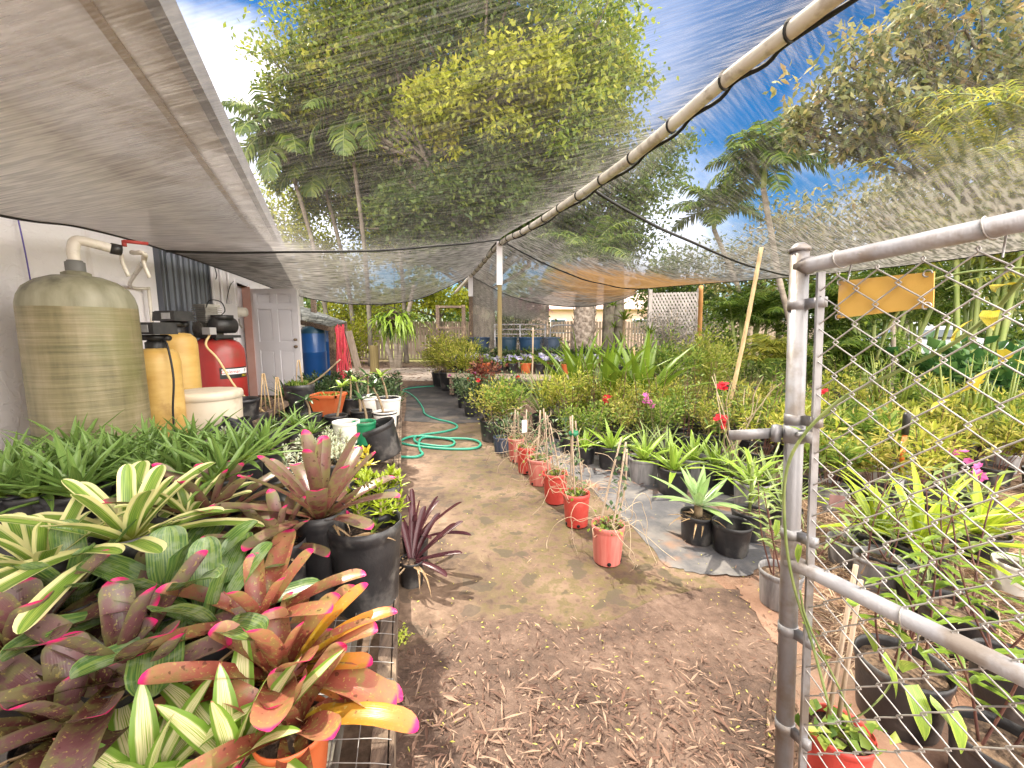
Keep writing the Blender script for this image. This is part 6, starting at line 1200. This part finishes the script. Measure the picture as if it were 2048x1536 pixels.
for i, (px, Y, r, mt_, lab) in enumerate(((1785, 5.9, .19, BLUEP, 'large grey blue pot with a sapling trunk, behind the gate mesh'), (1625, 7.0, .17, BLUEP, 'grey blue pot partly hidden by the gate post'), (1690, 6.6, .2, BLK, 'wide black tub behind the gate mesh'), (1500, 7.6, .17, BLUEP, 'grey blue tub right of the leaning pole, in the far row'), (1560, 7.3, .15, BLUEP, 'grey blue tub between the pole and the gate post'), (1455, 8.0, .18, BLK, 'black tub left of the pole in the far row'), (1870, 5.2, .07, BLUEP, 'tiny slate blue pot on the grey walk'))):
    p = xy(px, Y); k = thing('plant_tub', lab, 'planter tub', (p[0], p[1], .01)); z = add_pot(k, r, r * .88, r * 1.5, mt_); bush(k, z, .6, .3, 7, 220, .12, .03, L_PALM if i % 2 else L_GRN, STEM, .3, .2, .006, .3, 770 + i)
# staghorn fern, pale trunks, stump, block bench
c = W(790, 640, 12.2); k = thing('staghorn_fern', 'large hanging staghorn fern with pale forked fronds below the cloth hem', 'fern', tuple(c)); b = MB(); g = np.random.default_rng(6)
for i in range(190):
    az = g.uniform(0, 6.28); strap(b, unit(g.normal(size=3)) * V3(.40, .36, .26), az, g.uniform(-.6, .8), g.uniform(.5, 1.0), g.uniform(.06, .11), g.uniform(1.3, 2.8), 6, .1, 'point', .5)
b.obj('fronds', SM['bright'], k); b = MB()
for i in range(40): az = g.uniform(0, 6.28); strap(b, unit(g.normal(size=3)) * V3(.25, .25, .3), az, g.uniform(-.9, .6), g.uniform(.4, .8), .06, g.uniform(.8, 2), 6, .1, 'point', .5)
b.obj('dark_fronds', SM['dark'], k); b = MB(); lathe(b, [(.02, -.3), (.24, -.18), (.3, .02), (.2, .22), (.02, .3)], 14); b.obj('root_ball', SOIL, k); b = MB(); tube(b, [(0, 0, .25), (.02, 0, 1.6)], .01, 5); b.obj('hanging_wire', BLACKC, k)
for i, (x0, x1, y1, lab) in enumerate(((785, 752, 640, 'pale trunk leaning left below the staghorn fern'), (790, 786, 620, 'middle pale upright trunk below the staghorn fern'), (797, 828, 570, 'pale trunk leaning right beside the staghorn fern'))):
    b = MB(); p0, p1 = V3(*xy(x0, 14.2), -.05), W(x1, y1, 14.2); tube(b, smoothpath([p0, p0 * .75 + p1 * .25 + V3(-.05 if i == 2 else .05, 0, 0), p1], 12), np.linspace(.10, .065, 12), 10); b.obj('slanting_tree', BARKP, None, label=lab, category='tree trunk')
b = MB(); p = G(750, 747); lathe(b, [(.15, 0), (.135, .1), (.125, .4), (.13, .80), (.12, .83)], 14, p, cap1=True); b.obj('tree_stump', WOODO, None, label='short mossy upright log standing at the end of the path', category='log')
k = thing('block_bench', 'stack of pale concrete blocks beyond the path end', 'blocks', tuple(G(838, 708)))
for q, sz in (((-.35, 0, .3), (.34, .4, .6)), ((.25, 0, .42), (.4, .4, .84)), ((-.08, 0, .93), (1.0, .5, .18))): b = MB(); box(b, q, sz); b.obj('concrete_block', CONC, k, False)
# potting frame, tools at far middle
k = thing('wooden_rack', 'rough open wooden rack standing left of the far shade post', 'rack', tuple(W(890, 0, 12.5) * V3(1, 1, 0)))
for x in (-.38, .38):
    b = MB(); box(b, (x, 0, 1.0), (.1, .1, 2.0)); b.obj('upright', WOODD, k, False)
for z in (.95, 1.35, 1.95): b = MB(); box(b, (0, 0.01, z), (.66, .3, .06)); b.obj('shelf', WOODD, k, False)
# fences, rails, lattice
b0, b1 = V3(*xy(560, 19), 0), V3(*xy(1640, 19.5), 0); b = MB(); m = 170; hgt = 1.68
fc = thing('picket_fence', 'long weathered board fence across the back of the garden', 'fence')
for i in range(m): p = b0 + (b1 - b0) * (i + .5) / m; box(b, (p[0], p[1], hgt / 2 + random.uniform(-.02, .02)), (.118, .02, hgt))
b.obj('pickets', FENCE, fc, False)
for z in (.4, 1.35): b = MB(); beam(b, b0 + V3(0, .04, z), b1 + V3(0, .04, z), .04, .09); b.obj('rail', FENCE, fc, False)
k = thing('pipe_corral', 'low white metal pipe rail section right of the big trunk', 'railing'); a_, c_ = V3(*xy(990, 13), 0), V3(*xy(1090, 13), 0)
for z in (.85, 1.0, 1.15, 1.3, 1.45): b = MB(); tube(b, [a_ + V3(0, 0, z), c_ + V3(0, 0, z)], .022, 6); b.obj('rail', GALV, k)
for f in (0, .5, 1): b = MB(); p = a_ * (1 - f) + c_ * f; tube(b, [p, p + V3(0, 0, 1.46)], .028, 8); b.obj('upright', GALV, k)
k = thing('metal_gate', 'arched white metal gate section left of the boot trunk palm', 'gate'); a_, c_ = V3(*xy(1100, 12.5), 0), V3(*xy(1150, 12.5), 0); b = MB(); tube(b, smoothpath([a_, a_ + V3(0, 0, 1.2), a_ + V3(.06, 0, 1.38), a_ + V3(.2, 0, 1.42), c_ + V3(-.2, 0, 1.42), c_ + V3(-.06, 0, 1.38), c_ + V3(0, 0, 1.2), c_], 50), .022, 7); b.obj('gate_frame', GALV, k)
for z in (.6, .95, 1.2): b = MB(); tube(b, [a_ + V3(0, 0, z), c_ + V3(0, 0, z)], .016, 6); b.obj('rail', GALV, k)
LATT = M('weathered_lattice', (.30, .27, .25), (.44, .40, .37), 5, .8)
k = thing('lattice_screen', 'pale diamond lattice screen behind the grey twiggy bush', 'lattice'); a_, c_ = V3(*xy(1296, 12.0), 0), V3(*xy(1392, 11.6), 0); b = MB(); dv = c_ - a_; H_ = 2.3
for i in range(-12, 15):
    for sg in (1, -1):
        f0, f1 = i / 14, (i + 12 * 1.0) / 14 + 0; u0, z0_, u1, z1_ = f0, .25, f1, H_
        if sg < 0: u0, u1 = f1 - 0, f0
        lo_, hi_ = (u0, u1) if u0 < u1 else (u1, u0); pts = []
        for tt in np.linspace(0, 1, 30):
            u = u0 + (u1 - u0) * tt
            if 0 <= u <= 1: pts.append(a_ + dv * u + V3(0, .012 * sg, z0_ + (z1_ - z0_) * tt))
        if len(pts) > 1: beam(b, pts[0], pts[-1], .012, .045)
b.obj('lattice_strips', LATT, k, False)
for f in (0, 1): b = MB(); p = a_ + dv * f; box(b, (p[0], p[1], 1.2), (.09, .09, 2.4)); b.obj('post', LATT, k, False)
p = xy(1350, 10.4); k = thing('grey_bush', 'dry grey twiggy bush in front of the lattice screen', 'shrub', (p[0], p[1], 0)); bush(k, .2, 1.75, .95, 30, 5200, .07, .026, L_GREYB, DRYV, .25, .05, .008, .28, 790, .3)
# boot trunk palm, epiphytes, bougainvillea
q = xy(1163, 11.8); k = thing('boot_trunk_palm', 'thick palm trunk with rough criss cross boots beyond the crinum lilies', 'palm tree', (q[0], q[1], 0)); b = MB(); m = 46; tube(b, smoothpath([(0, 0, 0), (.05, 0, 1.3), (.18, 0, 3.2)], m), [.36 - .12 * (i / m) for i in range(m)], 20)
g = np.random.default_rng(9)
for i in range(150):
    z = .1 + 3.0 * i / 150; a = i * 2.399; r = .36 - .12 * z / 3.2; x0 = .05 * z / 1.3; p = V3(x0 + r * cos(a), r * sin(a), z); strap(b, p * V3(1, 1, 1), a, 1.15, .16, .12, -.2, 6, .3, 'blunt', 1.0)
b.obj('trunk', BARKB, k); b, rb = MB(), MB()
for i in range(14): frond(b, rb, V3(.18, 0, 3.2), i * 2.4, 1.3 - 1.2 * i / 14, 1.9, 1.6, 26, .5, .04, .5, g)
b.obj('crown', L_PALM, k); rb.obj('frond_stalks', GSTEM, k)
q = xy(1232, 11.2); k = thing('epiphyte_tree', 'dark trunk hung with bromeliads beside the boot trunk palm', 'tree', (q[0], q[1], 0)); b = MB(); tube(b, smoothpath([(0, 0, 0), (.06, 0, 1.2), (.02, 0, 3.0)], 12), np.linspace(.16, .11, 12), 10); b.obj('trunk', BARK, k)
b = MB()
for i, (x, z, s) in enumerate(((.18, 1.55, .45), (.12, 1.0, .5), (-.15, 1.9, .4), (.1, 2.2, .4), (-.1, 1.35, .3))): rosette(b, (x, -.1, z), 22, s, .05, 1.3, .0, 1.0, .2, 'point', 800 + i, .6, .8)
b.obj('bromeliads', SM['crinum'], k)
for i, (px, py, Y, lab) in enumerate(((1248, 640, 9.5, 'dark green rosette on a tall stalk beside the dark trunk'), (1300, 668, 9.2, 'olive green rosette on a stalk left of the lattice'))):
    c = W(px, py, Y); k = thing('rosette_plant', lab, 'potted plant', (c[0], c[1], 0)); b = MB(); tube(b, [(0, 0, 0), (0, 0, c[2])], .03, 8); b.obj('stem', STEM, k); b = MB(); rosette(b, (0, 0, c[2]), 24, .36, .05, 1.4, .2, .8, .2, 'point', 810 + i, .6, .8); b.obj('leaf_rosette', SM['crinum'], k)
q = xy(1030, 15.5); k = thing('bougainvillea', 'bougainvillea with magenta bracts behind the white rail', 'shrub', (q[0], q[1], 0)); C = bush(k, .3, 2.6, 1.3, 20, 1600, .13, .08, L_TREED, STEM, .2, .1, .012, .3, 820); flowers(k, C, 130, .10, L_MAG, 4, 2, True)
# yellowish plants behind, background hedge, house, car
for i, (px, Y, s, lab) in enumerate(((700, 15.5, 1.3, 'sunlit yellow green shrub left of the staghorn fern'), (1100, 15, .8, 'orange tinged shrub in front of the far fence'), (1440, 12, 1.2, 'sunlit green shrub right of the lattice'), (660, 17.5, 1.7, 'brownish green shrub behind the lean-to roof'))):
    q = xy(px, Y); k = thing('garden_shrub', lab, 'shrub', (q[0], q[1], 0)); bush(k, 0, 1.5 * s, .9 * s, 16, 1500, .15, .075, (L_TREEY, L_LOQ, L_GRN, L_LOQ)[i], STEM, .15, .1, .012, .3, 830 + i)
hs = thing('pink_house', 'low pinkish house with tan roof beyond the fence', 'house'); p0, p1 = W(1070, 0, 34), W(1420, 0, 34)
b = MB(); box(b, ((p0[0] + p1[0]) / 2, 36.5, 1.5), (p1[0] - p0[0], 5, 3.0)); b.obj('wall', PINKW, hs, False); b = MB(); xm, w_ = (p0[0] + p1[0]) / 2, (p1[0] - p0[0]) / 2 + .6
b.add([(xm - w_, 33.4, 2.95), (xm + w_, 33.4, 2.95), (xm + w_, 39.6, 2.95), (xm - w_, 39.6, 2.95), (xm - w_ + 2.5, 36.5, 4.6), (xm + w_ - 2.5, 36.5, 4.6)], [np.array([[0, 1, 5, 4], [2, 3, 4, 5], [3, 2, 1, 0]]), np.array([[1, 2, 5], [3, 0, 4]])]); b.obj('roof', ROOFT, hs, False)
for x in np.linspace(p0[0] + 2, p1[0] - 2, 5): b = MB(); box(b, (x, 33.98, 1.6), (1.3, .06, 1.2)); wdw = b.obj('window', WHITE, hs, False); b = MB(); box(b, (x, 33.94, 1.6), (1.14, .03, 1.04)); b.obj('pane', GLASS, wdw, False)
q = xy(1840, 17); car = thing('parked_car', 'grey car parked beyond the palms behind the gate', 'car', (q[0], q[1], 0), R(-20))
b = MB(); xs = [-2.2, -2.15, -1.3, -.7, .6, 1.3, 2.15, 2.2]; top = [.75, .9, .98, 1.42, 1.45, 1.0, .85, .6]; wv = [.75, .82, .85, .62, .62, .84, .8, .74]
pg = []
for x, tz, wy in zip(xs, top, wv): pg.append([(x, -.82, .28), (x, -.86, .6), (x, -wy if tz > 1.2 else -.84, min(tz, .9) if tz < 1.2 else .92), (x, -wy, tz), (x, wy, tz), (x, wy if tz > 1.2 else .84, min(tz, .9) if tz < 1.2 else .92), (x, .86, .6), (x, .82, .28)])
gridsurf(b, np.array(pg)); b.obj('body', CARP, car)
for sy in (-1, 1): b = MB(); box(b, (0, sy * .755, 1.16), (1.5, .02, .3), rx=sy * .42); b.obj('window', GLASS, car, False)
for x in (-1.35, 1.35):
    for sy in (-1, 1): b = MB(); tube(b, [(x, sy * .7, .32), (x, sy * .88, .32)], .32, 18); wl = b.obj('wheel', RUBB, car); b = MB(); tube(b, [(x, sy * .88, .32), (x, sy * .892, .32)], .19, 14); b.obj('rim', ALUM, wl)
g = np.random.default_rng(77); b = MB(); n = 40000; C = np.stack([g.uniform(-85, 85, n), g.uniform(40, 46, n), 0 * g.random(n)], -1); C[:, 2] = g.random(n) * (5.5 + 2.2 * np.sin(C[:, 0] * .5) + 1.5 * np.sin(C[:, 0] * 1.3 + 1)); leafcloud(b, C, unit(g.normal(size=(n, 3))), unit(g.normal(size=(n, 3)) + V3(0, -.4, .8)), g.uniform(.35, .8, n), g.uniform(.25, .5, n)); b.obj('distant_woods', L_TREED, None, kind='stuff')
for o in list(bpy.data.objects):
    if o.get('label') == 'x': print('UNUSED PROTO', o.name)
